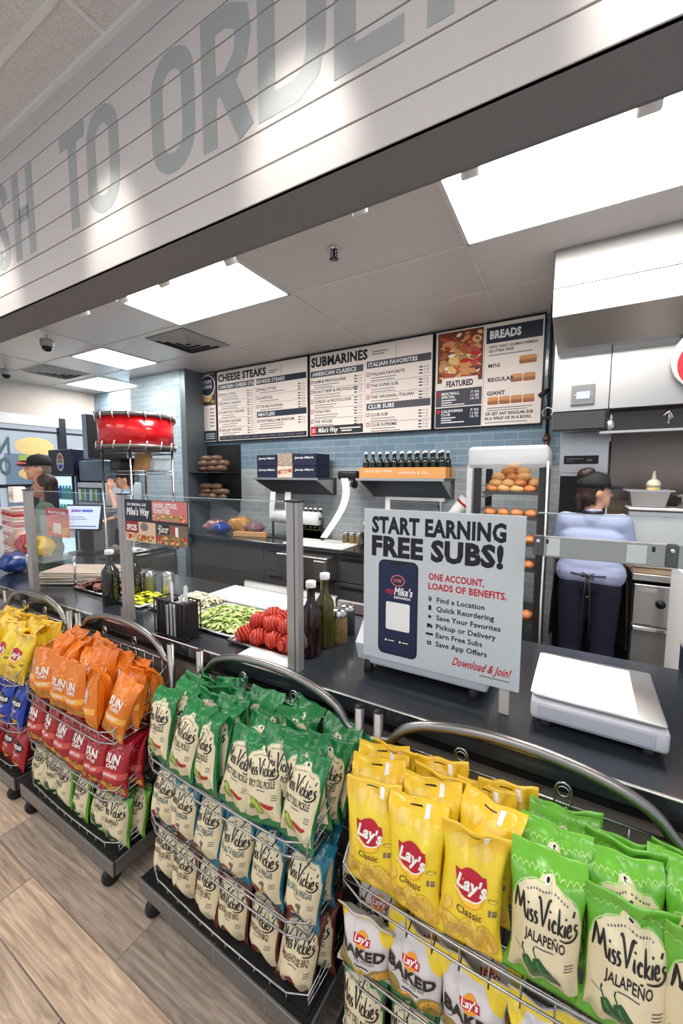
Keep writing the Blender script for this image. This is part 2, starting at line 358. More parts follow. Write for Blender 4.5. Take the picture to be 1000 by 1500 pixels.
# walls
b = MB(); b.box(-7.2, WY, 0, 2.4, WY + .1, 1.73, tileg); b.box(-7.2, WY, 1.73, 2.4, WY + .1, CZ, tileb); struct(b.build('wall_back'))
b = MB(); b.box(-5.62, 3.6, 0, -4.53, WY, CZ, tilep); b.box(-4.53, 3.597, 0, -4.43, WY, CZ, mat('pillar_edge_trim', srgb(120, 132, 138), .4, .6)); struct(b.build('wall_pillar'))
b = MB(); b.box(.9, 1.95, 0, 2.4, 2.0, 1.0, white); struct(b.build('wall_right'))
# far left wall with windows
b = MB(); LX = -7.2
b.box(LX - .12, -2.6, 0, LX, 6.2, .85, white); b.box(LX - .12, -2.6, 2.55, LX, 6.2, ST + .05, mat('beige_wall', srgb(196, 186, 176), .7)); b.box(LX - .12, 3.95, .85, LX, 6.2, 2.55, white)
struct(b.build('wall_left'))
wf = mat('window_frame_dark', srgb(26, 30, 38), .4); wfl = mat('window_head_white', (.80, .80, .80), .4)
pane = mat('window_glass', (.85, .93, 1), .02, alpha=.05)
for i, (y0, y1) in enumerate(((-.4, 1.0), (1.0, 2.35), (2.35, 3.42), (3.42, 3.95))):
    b = MB()
    for (a, c, d, e) in ((y0, y0 + .05, .85, 2.55), (y1 - .05, y1, .85, 2.55), (y0, y1, .85, .90), (y0, y1, 1.45, 1.50)): b.box(LX - .07, a, d, LX + .02, c, e, wf)
    b.box(LX - .07, y0 + .05, 2.40, LX + .015, y1 - .05, 2.55, wfl); b.box(LX - .07, y0 + .05, 2.30, LX - .03, y1 - .05, 2.33, wf)
    w = struct(b.build('window_%d' % (i + 1))); b = MB(); b.box(LX - .045, y0 + .05, .9, LX - .04, y1 - .05, 2.40, pane)
    if i == 2:
        def onwin(u, v, l): return (LX - .038, 2.74 - u, v)
        dk = mat('window_lettering', srgb(84, 108, 122), .5)
        b.design([T('N', .02, 1.95, .24, dk, .15, 'l', .04), T('O', .02, 1.64, .25, dk, .15, 'l', .04), oval(-.30, 2.08, .26, .14, mat('poster_bun', srgb(226, 196, 130), .5), 1), rrect(-.52, 1.84, -.08, 1.95, .04, mat('poster_green', srgb(150, 176, 90), .5), 1.2), rrect(-.54, 1.76, -.06, 1.86, .04, mat('poster_red', srgb(190, 90, 70), .5), 1.4), oval(-.30, 1.66, .24, .10, mat('poster_bun', (1, 1, 1)), 1.1)], onwin)
    b.build('pane', w)
# the street outside
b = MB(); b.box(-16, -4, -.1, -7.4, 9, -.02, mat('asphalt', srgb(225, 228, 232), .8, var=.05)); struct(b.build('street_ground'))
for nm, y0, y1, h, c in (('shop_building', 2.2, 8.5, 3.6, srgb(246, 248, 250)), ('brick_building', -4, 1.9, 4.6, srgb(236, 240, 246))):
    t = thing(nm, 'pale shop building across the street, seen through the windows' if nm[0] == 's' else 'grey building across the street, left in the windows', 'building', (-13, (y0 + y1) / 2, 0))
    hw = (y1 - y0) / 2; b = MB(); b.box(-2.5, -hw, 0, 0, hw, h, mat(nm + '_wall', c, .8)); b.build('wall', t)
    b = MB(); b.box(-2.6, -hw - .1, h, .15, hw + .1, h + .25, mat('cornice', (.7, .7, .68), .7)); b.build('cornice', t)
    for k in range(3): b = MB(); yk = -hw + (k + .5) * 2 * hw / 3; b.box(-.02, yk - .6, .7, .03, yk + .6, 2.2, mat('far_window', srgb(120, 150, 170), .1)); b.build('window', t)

# ---------------------------------------------------------------- lights, vents, small things on the ceiling
def panel(x0, x1, y0, y1, z, label, m=panelm, group=None):
    t = thing('ceiling_light', label, 'ceiling light', ((x0 + x1) / 2, (y0 + y1) / 2, z), group=group); a, c = (x1 - x0) / 2, (y1 - y0) / 2
    b = MB(); f = .018
    for q in ((-a, -c, a, -c + f), (-a, c - f, a, c), (-a, -c, -a + f, c), (a - f, -c, a, c)): b.box(q[0], q[1], -.012, q[2], q[3], .012, tbar)
    b.build('frame', t); b = MB(); b.box(-a + f, -c + f, -.008, a - f, c - f, .01, m); b.build('diffuser', t)
panel(-.605, .70, 1.90, 2.565, CZ, 'large glowing ceiling panel above the grill end, rightmost and biggest in the frame')
panel(-3.19, -1.92, 1.90, 2.565, CZ, 'long glowing ceiling panel above the salad pans, left of the sprinkler')
panel(-5.12, -4.475, 2.565, 3.26, CZ, 'small square glowing panel right above the red drum, nearer of the two small ones')
panel(-6.75, -5.85, 3.28, 3.93, CZ, 'small glowing panel by the tiled pillar, farther of the two small ones')
for i, x in enumerate((-5.2, -2.9, -.6, 1.4)):
    for y in (-.55, -1.9): panel(x - .6, x + .6, y - .3, y + .3, ST, 'glowing panel in the ceiling over the customers, outside the picture', hallm, 'ceiling panels over the customers')
def vent(x, y, s, label):
    t = thing('ceiling_vent', label, 'air vent', (x, y, CZ)); b = MB(); dk = mat('vent_dark', (.05, .05, .05), .7); vm = mat('vent_metal', (.70, .69, .67), .4)
    b.box(-s, -s, -.004, s, s, .004, dk); b.build('backing', t)
    for k in range(4):
        q0 = s * (1 - .24 * k); q1 = q0 - s * .19; b = MB(); z0, z1 = -.006 - .004 * k, -.03
        v = [(-q0, -q0, z0), (q0, -q0, z0), (q0, q0, z0), (-q0, q0, z0), (-q1, -q1, z1), (q1, -q1, z1), (q1, q1, z1), (-q1, q1, z1)]
        b.add(v, [[i, (i + 1) % 4, 4 + (i + 1) % 4, 4 + i] for i in range(4)], vm); b.add(v, [[4 + i, 4 + (i + 1) % 4, (i + 1) % 4, i] for i in range(4)], vm); b.build('slat', t)
vent(-3.52, 2.92, .29, 'square louvred air vent left of the menu boards, beside the long ceiling panel')
vent(-6.1, 2.86, .29, 'square louvred air vent at the far left of the kitchen ceiling')
t = thing('fire_sprinkler', 'small dark ceiling sprinkler above the submarine menu', 'sprinkler', (-1.321, 2.206, CZ)); b = MB(); b.lathe([(.04, -.004), (.038, -.012), (.012, -.014)], chrome); b.build('escutcheon', t)
b = MB(); b.tube([(0, 0, -.01), (0, 0, -.055)], .009, blackm); b.tube([(-.02, 0, -.015), (-.02, 0, -.05), (0, 0, -.058), (.02, 0, -.05), (.02, 0, -.015)], .004, blackm, 6)
for k in range(8): b.box(.008, -.003, -.064, .03, .003, -.06, blackm, M=RM(rz=PI / 4 * k))
b.build('deflector', t)
for i, (x, y, lab) in enumerate(((-4.568, 2.084, 'small dome security camera, nearer one, by the soffit'), (-6.289, 2.381, 'small dome security camera at the far left edge of the kitchen ceiling'))):
    t = thing('security_camera', lab, 'camera', (x, y, CZ)); b = MB(); b.tube([(0, 0, 0), (0, 0, -.05)], .012, white); b.lathe([(.055, -.05), (.06, -.06), (.06, -.11), (.05, -.12)], mat('camera_housing', (.35, .35, .37), .4)); b.build('housing', t)
    b = MB(); b.lathe([(.05, -.115), (.045, -.14), (.03, -.158), (0, -.165)], mat('dark_dome', (.01, .01, .012), .08)); b.build('dome', t)
labs = ['leftmost of the small spotlights behind the soffit, off the long panel', 'spotlight at the left corner of the long ceiling panel', 'spotlight before the middle of the long ceiling panel', 'spotlight at the right corner of the long ceiling panel', 'spotlight left of the large right panel, alone on the plain ceiling', 'spotlight before the left end of the large right panel', 'rightmost of the small spotlights, before the large right panel']
for (x, z), lab in zip(((-2.623, 2.649), (-2.224, 2.642), (-1.867, 2.652), (-1.397, 2.641), (-.733, 2.656), (-.33, 2.647), (.137, 2.646)), labs):
    t = thing('spotlight', lab, 'spotlight', (x, 1.43, z)); b = MB(); b.box(-.012, -.085, .02, .012, .0, .036, mat('spot_can', (.62, .61, .60), .4)); b.build('stem', t)
    b = MB(); b.lathe([(.026, 0), (.030, .008), (.030, .075), (.022, .088), (0, .092)], mat('spot_can', (.62, .61, .60), .4), 16, M=RM(rx=R(35), t=(0, -.01, -.03))); b.build('can', t)

# ================================================================ menu boards
def board(name, label, x0, x1, z0, z1, y, D, fr=blackm, th=.03, bg=cream):
    t = thing(name, label, 'menu board' if 'menu' in name else 'sign', (x0, y, z0)); w, h = x1 - x0, z1 - z0
    b = MB(); f = .012
    for q in ((0, 0, f, h), (w - f, 0, w, h), (0, 0, w, f), (0, h - f, w, h)): b.box(q[0], -.008, q[1], q[2], th, q[3], fr, .002)
    b.build('frame', t); b = MB(); b.box(f, 0, f, w - f, th * .8, h - f, bg); b.design(D, facing(0, 0, 0, .0006)); b.build('panel', t); return t
BZ0, BZ1 = 2.09, 3.02; BH = BZ1 - BZ0
rnd = random.Random(3)
def blobs(x0, y0, x1, y1, cols, n, s0, s1, l=2):
    out = []
    for i in range(n):
        rx = rnd.uniform(s0, s1); ry = rx * rnd.uniform(.35, .7); cx = rnd.uniform(x0 + rx, x1 - rx); cy = rnd.uniform(y0 + rx, y1 - rx)
        out.append(oval(cx, cy, rx, ry, cols[i % len(cols)], l + i * .02, 12, rnd.uniform(-.7, .7)))
    return out
bread = mat('print_bread', srgb(214, 150, 92), .5); bread2 = mat('print_crust', srgb(170, 96, 52), .5); meat = mat('print_meat', srgb(186, 84, 70), .5); lett = mat('print_lettuce', srgb(160, 150, 80), .5)
chees = mat('print_cheese', srgb(232, 190, 120), .5); tomp = mat('print_tomato', srgb(196, 40, 36), .5); fbg = mat('print_food_ground', srgb(120, 62, 36), .5)
foodc = [bread, meat, chees, bread2, lett, bread, bread2, cream, meat, bread, tomp]
def item(x, y, w, name, lines=2, l=2, nm=None, sm=None, price=3, box=True):
    nm = nm or ink; sm = sm or inkg; D = []
    if box: D += [rect(x, y - .002, x + .036, y + .036, inkr, l), rect(x + .008, y + .006, x + .028, y + .028, inkw if nm is ink else inkr, l + 1)]
    D.append(T(name, x + .048, y, .03, nm, None, 'l', .02, l=l + 1))
    for k in range(lines): D.append(rect(x + .05, y - .028 - .026 * k, x + .05 + w * rnd.uniform(.36, .52), y - .020 - .026 * k, sm, l))
    for k in range(price): D += [rect(x + w - .11, y + .02 - .03 * k, x + w - .075, y + .032 - .03 * k, nm, l), T('%d.%02d' % (6 + 3 * k + rnd.randint(0, 2), 95 - 50 * (k % 2)), x + w - .065, y + .016 - .03 * k, .018, sm, .055, l=l + 1)]
    return D
def head(x0, x1, y, s, m=navyb, h=.072): return [rect(x0, y, x1, y + h, m, 1), T(s, x0 + .022, y + .016, .04, inkw, None, 'l', .028, l=3)]
# narrow picture board
w = .488
D = [rect(.02, .50, w - .02, BH - .02, mat('print_dark_photo', srgb(66, 48, 40), .5), 1)] + blobs(.03, .50, w - .03, .70, [chees, lett, bread], 22, .03, .07) + blobs(.03, .68, w - .12, .90, [fbg, slateb], 10, .03, .06)
D += [oval(w * .66, .76, .15, .145, inkw, 3), oval(w * .66, .76, .135, .13, navyb, 4), T('CHIPS', w * .66, .79, .045, inkw, .17, 'c', .03, l=5), T('& DRINK', w * .66, .725, .045, inkw, .19, 'c', .03, l=5)]
for k in range(6): D += [rect(.04, .44 - .045 * k, .04 + rnd.uniform(.12, .2), .456 - .045 * k, inkg, 1), rect(w - .13, .44 - .045 * k, w - .05, .455 - .045 * k, inkg, 1)]
D += [rect(.02, .02, w - .02, .16, navyb, 1), T('MAKE IT', .06, .10, .03, inkw, .13, b=.03), T('A COMBO', .06, .05, .03, inkw, .15, b=.03)] + [rect(.26, .11 - .03 * k, .44, .12 - .03 * k, inkw, 2) for k in range(3)]
board('picture_menu_board', 'narrow menu board with a dark food photo, leftmost of the boards', -4.668, -4.18, BZ0, BZ1, 3.90, D)
w = 1.49
D = [T('CHEESE STEAKS', .03, .79, .085, ink, .83, b=.045), rect(.90, .825, 1.05, .835, inkg), rect(.90, .80, 1.01, .81, inkg), rect(1.09, .77, 1.094, .89, inkg)]
D += head(.03, .66, .68, 'CHICKEN CHEESE STEAKS') + head(.70, 1.46, .68, 'CHEESE STEAKS')
for k, s in enumerate(['PHILLY STYLE', 'BUFFALO RANCH', 'CHIPOTLE CHICKEN', 'KICKIN CHICKEN', 'GRILLED ONIONS']):
    y = .60 - .116 * k; D += item(.03, y, .62, s) + ([rect(.03, y - .068, .65, y - .064, inkg)] if k < 4 else [])
for k, s in enumerate(['PHILLY STYLE', 'CHIPOTLE', 'THE BIG KAHUNA']): y = .60 - .104 * k; D += item(.70, y, .75, s, 1) + ([rect(.70, y - .052, 1.45, y - .049, inkg)] if k < 2 else [])
D += head(.70, 1.46, .275, 'MEATLESS') + item(.70, .215, .75, 'PORTABELLA MUSHROOM', 2) + [rect(.73, .13, 1.1, .14, inkg), rect(.03, .02, 1.46, .075, navyb)] + [rect(.05 + .14 * k, .042, .16 + .14 * k, .053, inkg, 2) for k in range(10)] + [rect(.678, .1, .681, .66, inkg)]
board('cheese_steak_menu_board', 'wide menu board headed CHEESE STEAKS', -4.17, -2.68, BZ0, BZ1, 3.90, D)
w = 1.465
D = [T('SUBMARINES', .03, .785, .095, ink, .72, b=.045), rect(.80, .84, .98, .85, inkg), rect(.80, .815, .94, .825, inkg), rect(1.07, .76, 1.074, .88, inkg)]
D += head(.02, .70, .665, 'AMERICAN CLASSICS', slateb) + head(.74, 1.44, .68, 'ITALIAN FAVORITES', slateb)
for k, s in enumerate(['HAM & PROVOLONE', 'ROAST BEEF & PROVOLONE', 'TURKEY & PROVOLONE', 'TUNA FISH', 'THE VEGGIE']):
    y = .60 - .112 * k; D += item(.02, y, .68, s) + ([rect(.02, y - .068, .70, y - .064, inkg)] if k < 4 else [])
for k, s in enumerate(['ITALIAN FAVORITE', 'THE SUPER SUB', 'THE ORIGINAL ITALIAN']): y = .60 - .118 * k; D += item(.74, y, .69, s) + ([rect(.74, y - .07, 1.44, y - .066, inkg)] if k < 2 else [])
D += head(.74, 1.44, .245, 'CLUB SUBS', slateb)
for k, s in enumerate(['CLUB SUB', 'CLUB SUPREME']): y = .18 - .105 * k; D += item(.74, y, .69, s, 2) + ([rect(.74, y - .065, 1.44, y - .061, inkg)] if k < 1 else [])
D += [rect(.02, .02, .70, .115, mat('print_black', (.015, .014, .014), .5)), rect(.02, .02, .10, .115, inkr, 2), rect(.035, .05, .085, .06, inkw, 3), rect(.035, .075, .085, .085, inkw, 3), T("Mike's Way", .12, .045, .05, inkw, .26, b=.03, sh=.2), rect(.41, .072, .67, .085, inkw, 2), rect(.43, .045, .56, .058, inkw, 2), rect(.72, .06, .723, .74, inkg)]
board('submarine_menu_board', 'wide menu board headed SUBMARINES', -2.67, -1.205, BZ0, BZ1, 3.90, D)
w = .958
D = [rect(.03, .44, .45, BH - .025, fbg)] + blobs(.035, .445, .445, BH - .03, foodc, 150, .018, .055) + [poly([(.07, .38), (.42, .38), (.41, .48), (.08, .485)], cream, 6), T('FEATURED', .245, .40, .05, ink, .25, 'c', .04, l=7)]
D += [rect(.02, .215, .45, .375, slateb), rect(.02, .02, .45, .205, navyb)]
for y, a, c in ((.325, 'MEATBALL', 'SPECIAL'), (.16, 'CALIFORNIA', 'CLUB')):
    D += [rect(.03, y - .005, .065, y + .03, inkr, 2), T(a, .075, y, .024, inkw, None, b=.03), T(c, .075, y - .032, .024, inkw, None, b=.03)] + [rect(.075, y - .056 - .022 * k, .075 + (.14, .10, .22)[k], y - .046 - .022 * k, inkw, 2) for k in range(3)]
    D += [T('%d.%d5' % (7 + 4 * k, 9 - k), .35, y - .03 * k, .02, inkw, .075, b=.02) for k in range(3)]
D += [rect(.475, .745, .935, .885, navyb, 1), T('BREADS', .505, .785, .065, inkw, .26, b=.045)]
D += [T('WHITE / WHEAT / ROSEMARY PARMESAN', .50, .70, .022, ink, .40, b=.02), T('GLUTEN FREE', .50, .665, .022, ink, .21, b=.02), rect(.50, .635, .86, .643, inkg)]
D += [T('MINI', .50, .53, .034, ink, None, b=.014), T('REGULAR', .50, .405, .034, ink, None, b=.03), T('GIANT', .495, .285, .034, ink, None, b=.03)]
def loaf(x0, x1, y, n):
    out = []; wd = (x1 - x0) / n
    for k in range(n):
        a = x0 + wd * k + .003; c = x0 + wd * (k + 1) - .003; out += [rrect(a, y + .028, c, y + .068, .016, bread, 2), rect(a, y + .018, c, y + .034, meat, 3), rect(a + .005, y + .022, c - .005, y + .028, lett, 4), rrect(a, y, c, y + .02, .009, bread2, 3)]
    return out
D += loaf(.755, .90, .535, 1) + loaf(.69, .895, .385, 2) + loaf(.50, .895, .20, 4) + [rect(.50, .165, .88, .173, inkg), rect(.50, .145, .84, .152, inkg)]
D += [T('OR GET ANY REGULAR SUB', .485, .105, .026, ink, .40, b=.03), T('IN A WRAP OR IN A BOWL', .485, .063, .026, ink, .39, b=.03), rect(.485, .035, .84, .042, inkg), rect(.46, .02, .463, .88, inkg)]
board('breads_menu_board', 'menu board headed BREADS with a FEATURED food photo, rightmost of the boards', -1.195, -.237, BZ0, BZ1, 3.90, D)

# ================================================================ back counter along the tiled wall
t = thing('back_counter', 'charcoal back counter with dark top under the blue tiled wall', 'counter', (-4.2, 3.38, 0)); BL = 3.55
b = MB(); b.box(0, 0, .86, BL, .56, .90, darkc, .004); b.build('worktop', t)
b = MB(); b.box(.02, .06, .0, BL, .56, .86, blackm); b.build('carcass', t)
xs = [.02, .62, 1.22, 1.57, 2.15, 2.62, 3.1, BL]
for i in range(7):
    if i in (2, 3, 4):
        for z0, z1 in ((.10, .34), (.35, .56), (.57, .85)):
            b = MB(); b.box(xs[i] + .004, .035, z0, xs[i + 1] - .004, .065, z1, darkg, .003); d = b.build('drawer', t)
            b = MB(); b.box(xs[i] + .08, .028, z1 - .06, xs[i + 1] - .08, .04, z1 - .035, blackp); b.build('handle_slot', d)
    else: b = MB(); b.box(xs[i] + .004, .035, .10, xs[i + 1] - .004, .065, .85, darkg, .003); b.build('door', t)
b = MB(); b.box(.02, .05, 0, BL, .1, .10, blackm); b.build('kick_plate', t)
# steel pull-out box and white board on the back counter
t = thing('steel_drawer_box', 'steel box unit hanging at the front of the back counter, under the white tray', 'drawer box', (-2.62, 3.20, .60)); b = MB(); b.box(0, 0, 0, .62, .20, .24, steel, .006); b.build('housing', t); b = MB(); b.box(.47, -.012, .03, .60, .004, .21, steelm, .004); b.build('front_panel', t)
t = thing('serving_tray', 'white flat tray lying on the back counter below the paper strip', 'tray', (-2.30, 3.60, .90)); b = MB(); b.box(-.38, -.22, 0, .38, .22, .018, white, .006); b.box(-.34, -.18, .018, .34, .18, .02, inkw); b.build('tray_body', t)
# wall shelves with boxes and with bottles
def shelf(label, x0, x1, z):
    t = thing('wall_shelf', label, 'shelf', (x0, WY - .40, z)); w = x1 - x0
    b = MB(); b.box(0, 0, -.02, w, .40, 0, mat('shelf_dark_steel', (.10, .105, .11), .4, .6), .003); b.box(-.002, -.004, -.022, w + .002, .004, .002, steelm); b.build('shelf_board', t)
    for x in (.02, w - .03): b = MB(); b.prism([(0.01, -.02), (.39, -.02), (.39, -.20)], 0, .008, steelm, Matrix(((0, 0, 1, x), (1, 0, 0, 0), (0, 1, 0, 0), (0, 0, 0, 1)))); b.build('bracket', t)
    b = MB(); b.box(0, .385, -.2, w, .395, -.02, mat('shelf_dark_steel', (1, 1, 1))); b.build('back_rail', t); return t
shelf('steel wall shelf carrying navy boxes, left of the bottle shelf', -3.25, -2.33, 1.615)
shelf('steel wall shelf carrying the wooden crate of bottles', -1.87, -.98, 1.615)
navybox = mat('navy_carton', srgb(28, 34, 62), .6)
def carton(x, y, z, w, d, h, m, label, D, group=None):
    t = thing('carton', label, 'box', (x, y, z), group=group); b = MB(); b.box(0, 0, 0, w, d, h, m, .003); b.design(D, facing(0, 0, 0, .001)); b.build('box_body', t)
    b = MB(); b.box(.0, .0, h, w, d * .48, h + .002, m); b.box(0, d * .52, h, w, d, h + .002, m); b.build('flap', t)
sc = lambda w, h: [T("Jersey Mike's", .03, h * .62, h * .16, inkw, w * .8, b=.03, sh=.1)]
for z, k in ((1.616, 'lower'), (1.748, 'upper')):
    carton(-3.20, 3.58, z, .30, .28, .128, navybox, k + ' navy carton with white lettering on the left of the wall shelf', sc(.3, .128))
    carton(-2.68, 3.58, z, .31, .28, .128, navybox, k + ' navy carton with white lettering on the right of the wall shelf', sc(.31, .128))
carton(-2.89, 3.57, 1.616, .205, .28, .13, mat('white_brown_carton', srgb(226, 206, 180), .7), 'cream carton with round red seals, between the navy cartons', [oval(.03, .06, .024, .024, meat, 2), oval(.18, .08, .022, .022, meat, 2), T('Hand Made', .10, .075, .022, bread2, .10, 'c', .02), rect(.05, .05, .15, .056, bread2, 2)])
carton(-2.89, 3.575, 1.75, .205, .27, .14, mixmat('speckled_carton', srgb(60, 54, 52), srgb(210, 190, 170), 90, .42, .55), 'speckled brown and cream carton on top of the cream carton', [])
# bottles
gl_dark = mat('dark_bottle_glass', (.010, .012, .006), .06, coat=.5); gl_green = mat('olive_oil_glass', (.055, .05, .004), .06, coat=.5); gl_red = mat('vinegar_glass', (.018, .004, .005), .06, coat=.5); capw = mat('white_cap', (.82, .82, .80), .4)
def bottle_mesh(r, h, m):
    b = MB(); b.lathe([(r * .92, 0), (r, .008), (r, h * .56), (r * .93, h * .62), (r * .55, h * .70), (r * .42, h * .75), (r * .40, h * .93), (r * .44, h * .935), (r * .44, h * .95)], m, 18); return b
def bottle(x, y, z, r, h, m, label, group=None, cat='bottle', name='oil_bottle'):
    t = thing(name, label, cat, (x, y, z), group=group); bottle_mesh(r, h, m).build('glass_body', t); b = MB(); b.lathe([(r * .5, h * .92), (r * .52, h * .925), (r * .52, h * .995), (r * .44, h)], capw, 16); b.build('cap', t); return t
t = thing('bottle_crate', 'shallow orange-brown wooden crate full of dark bottles on the wall shelf', 'crate', (-1.86, 3.60, 1.616)); cr = mat('crate_wood', srgb(222, 158, 92), .65, var=.12, vscale=6, stretch=(1, 8, 8))
b = MB(); b.box(0, 0, 0, .88, .014, .105, cr, .002); b.design([T('GRATE RED WINE', .06, .06, .02, cream, .3, b=.01), T('VINEGAR & OIL', .42, .045, .02, cream, .3, b=.01)], facing(0, 0, 0, .001)); b.build('front_board', t)
b = MB(); b.box(0, .27, 0, .88, .284, .105, cr, .002); b.build('back_board', t)
for x in (0, .866): b = MB(); b.box(x, .014, 0, x + .014, .27, .105, cr, .002); b.build('end_board', t)
b = MB(); b.box(.014, .014, 0, .866, .27, .01, cr); b.build('bottom', t)
P0 = None; ordw = ['first', 'second', 'third', 'fourth', 'fifth', 'sixth', 'seventh', 'eighth', 'ninth', 'tenth', 'eleventh', 'twelfth', 'thirteenth', 'fourteenth']
for r_, y in enumerate((3.66, 3.78)):
    for k in range(11):
        lab = 'dark %s bottle from the left, %s row of the wooden crate' % (ordw[k] + ' capped', ('front', 'back')[r_])
        p = (-1.81 + .078 * k + .02 * r_, y, 1.627)
        if P0 is None: P0 = bottle(*p, .034, .25, gl_dark, lab, 'bottles in the wooden crate', name='dark_bottle')
        else: dup(P0, p, None, lab)
for k in range(4):
    dup(P0, (-2.66 + .068 * k, 3.80, 1.02), None, 'dark bottle %s from the left in the green carton on the back counter' % ordw[k], 'bottles on the back counter')
t = thing('bottle_carrier', 'low dark green carrier holding four bottles beside the paper towel roll', 'carrier', (-2.71, 3.75, .90)); gm = mat('olive_carton', srgb(64, 68, 44), .6); b = MB(); b.box(0, 0, 0, .31, .012, .13, gm); b.box(0, .10, 0, .31, .112, .13, gm); b.box(0, 0, 0, .012, .11, .13, gm); b.box(.298, 0, 0, .31, .11, .13, gm); b.box(0, 0, 0, .31, .11, .115, gm); b.build('carrier_body', t)
bottle(-1.79, 3.62, .90, .05, .27, gl_dark, 'single dark bottle on the back counter beside the sign', name='dark_bottle')
for k in range(3):
    t = thing('spice_jar', 'brown spice jar, %s from the left, right of the paper strip' % ordw[k], 'jar', (-2.08 + .085 * k, 3.72, .90), group='spice jars on the back counter'); b = MB(); b.lathe([(.034, 0), (.036, .005), (.036, .10), (.033, .11)], mat('spice_brown', srgb(120, 104, 66), .4)); b.build('jar_body', t); b = MB(); b.lathe([(.036, .11), (.037, .112), (.037, .135), (.033, .14)], chrome); b.build('lid', t)
# paper towels, label printer strips, hanging strips
t = thing('paper_towel_roll', 'white patterned paper towel roll on a dark holder on the back counter', 'paper towel', (-2.83, 3.70, .90)); b = MB(); dots = mixmat('towel_print', (.80, .80, .80), (.55, .55, .56), 26, .58, .62, .8)
b.tube([(-.20, 0, .26), (.42, 0, .26)], .075, dots, 20); b.build('roll', t)
b = MB(); b.tube([(-.24, 0, .26), (.46, 0, .26)], .012, blackm); b.tube([(-.24, 0, .0), (-.24, 0, .26)], .014, blackm); b.tube([(.46, 0, 0), (.46, 0, .26)], .014, blackm); b.box(-.30, -.06, 0, .52, .06, .012, blackm); b.build('holder', t)
def strip(x, z0, z1, w, label, bends=((0, 0),), name='ticket_strip'):
    b = MB(); P = smooth([(dx, dy, z) for dx, dy, z in bends], 4); vs = []; fs = []
    for p in P: vs += [(p[0] - w / 2, p[1], p[2]), (p[0] + w / 2, p[1], p[2]), (p[0] + w / 2, p[1] + .002, p[2]), (p[0] - w / 2, p[1] + .002, p[2])]
    for i in range(len(P) - 1):
        for j in range(4): fs.append([4 * i + j, 4 * i + (j + 1) % 4, 4 * i + 4 + (j + 1) % 4, 4 * i + 4 + j])
    b.add(vs, fs, paper); return tag(b.build(name, None, (x, 0, 0)), label, 'paper strip')
strip(-2.03, 0, 0, .085, 'long white paper strip hanging from the black ticket printer down to the tray', ((0, 3.60, 1.615), (.02, 3.60, 1.48), (.0, 3.58, 1.34), (-.07, 3.56, 1.2), (-.17, 3.54, 1.05), (-.22, 3.54, .98)))
strip(-3.03, 0, 0, .075, 'white folded paper strip hanging under the left shelf, longer one', ((0, 3.66, 1.45), (0, 3.65, 1.36), (-.015, 3.65, 1.25), (-.02, 3.66, 1.14)))
strip(-2.84, 0, 0, .085, 'short white paper strip hanging under the left shelf, beside the longer one', ((0, 3.70, 1.45), (0, 3.69, 1.36), (0, 3.70, 1.24)))
t = thing('ticket_printer', 'black ticket printer under the left end of the crate shelf', 'printer', (-2.02, 3.62, 1.60)); b = MB(); b.box(-.11, 0, 0, .12, .18, .09, blackp, .02, seg=2); b.build('housing', t); b = MB(); b.tube([(-.05, .06, -.035), (.05, .06, -.035)], .04, paper, 16); b.tube([(.055, .06, -.035), (.075, .06, -.035)], .06, blackp, 16); b.build('paper_roll', t)
# sandwich wrap stand next to the bread rack
t = thing('cup_sleeve', 'white paper cup stack lying by the wall between crate shelf and bread rack', 'cup stack', (-.93, 3.78, 1.30)); b = MB(); b.tube([(-.07, 0, -.10), (.11, 0, .12)], [.05, .075], paper, 16); b.tube([(.075, 0, .077), (.09, 0, .095)], [.0715, .0745], tomp, 16); b.build('cup', t); b = MB(); b.box(-.13, -.02, -.14, .10, .03, -.11, blackm, .004); b.tube([(-.1, 0, -.13), (-.17, .05, .05)], .012, blackm); b.build('wall_bracket', t)
t = thing('wall_frame', 'white bracket frame under the crate shelf behind the sign', 'frame', (-1.62, 3.72, 1.40)); b = MB(); b.box(0, 0, 0, .60, .02, .03, white); b.box(0, 0, -.35, .05, .02, 0, white); b.box(.56, 0, -.3, .58, .02, 0, steelm); b.build('frame_body', t)
# black shelf with sandwich bread on the left wall end
t = thing('bread_shelf', 'black two-tier wall shelf at the left end of the back counter', 'shelf', (-4.43, 3.62, 1.30))
for z in (0, .37): b = MB(); b.box(0, 0, z, .62, .33, z + .015, blackm, .003); b.build('shelf_board', t)
for x in (.02, .59): b = MB(); b.prism([(0.02, 0), (.32, 0), (.32, -.16)], 0, .01, blackm, Matrix(((0, 0, 1, x), (1, 0, 0, 0), (0, 1, 0, 0), (0, 0, 0, 1)))); b.build('bracket', t)
b = MB(); b.box(0, .315, 0, .62, .33, .75, blackm); b.build('back_panel', t)
wrapm = mat('brown_wrapped_roll', srgb(104, 78, 60), .35, var=.3, vscale=14, bump=.5, bscale=30); n = 0
for tz in (.015, .385):
    for lv in range(3):
        for k in range(3 - (lv > 1)):
            b = MB(); b.tube([(-.09, 0, 0), (-.07, 0, .0), (0, 0, .004), (.07, 0, 0), (.09, 0, 0)], [.02, .038, .043, .038, .02], wrapm, 10)
            o = b.build('wrapped_sub_roll', None, (-4.31 + .19 * k + .03 * lv, 3.74 + rnd.uniform(-.03, .03), 1.30 + tz + .046 + .066 * lv), rnd.uniform(-.3, .3)); tag(o, 'brown wrapped roll, %s from left, %s layer on the %s black shelf' % (ordw[k], ('bottom', 'middle', 'top')[lv], ('lower', 'upper')[tz > .1]), 'bread', 'wrapped rolls on the black shelf')
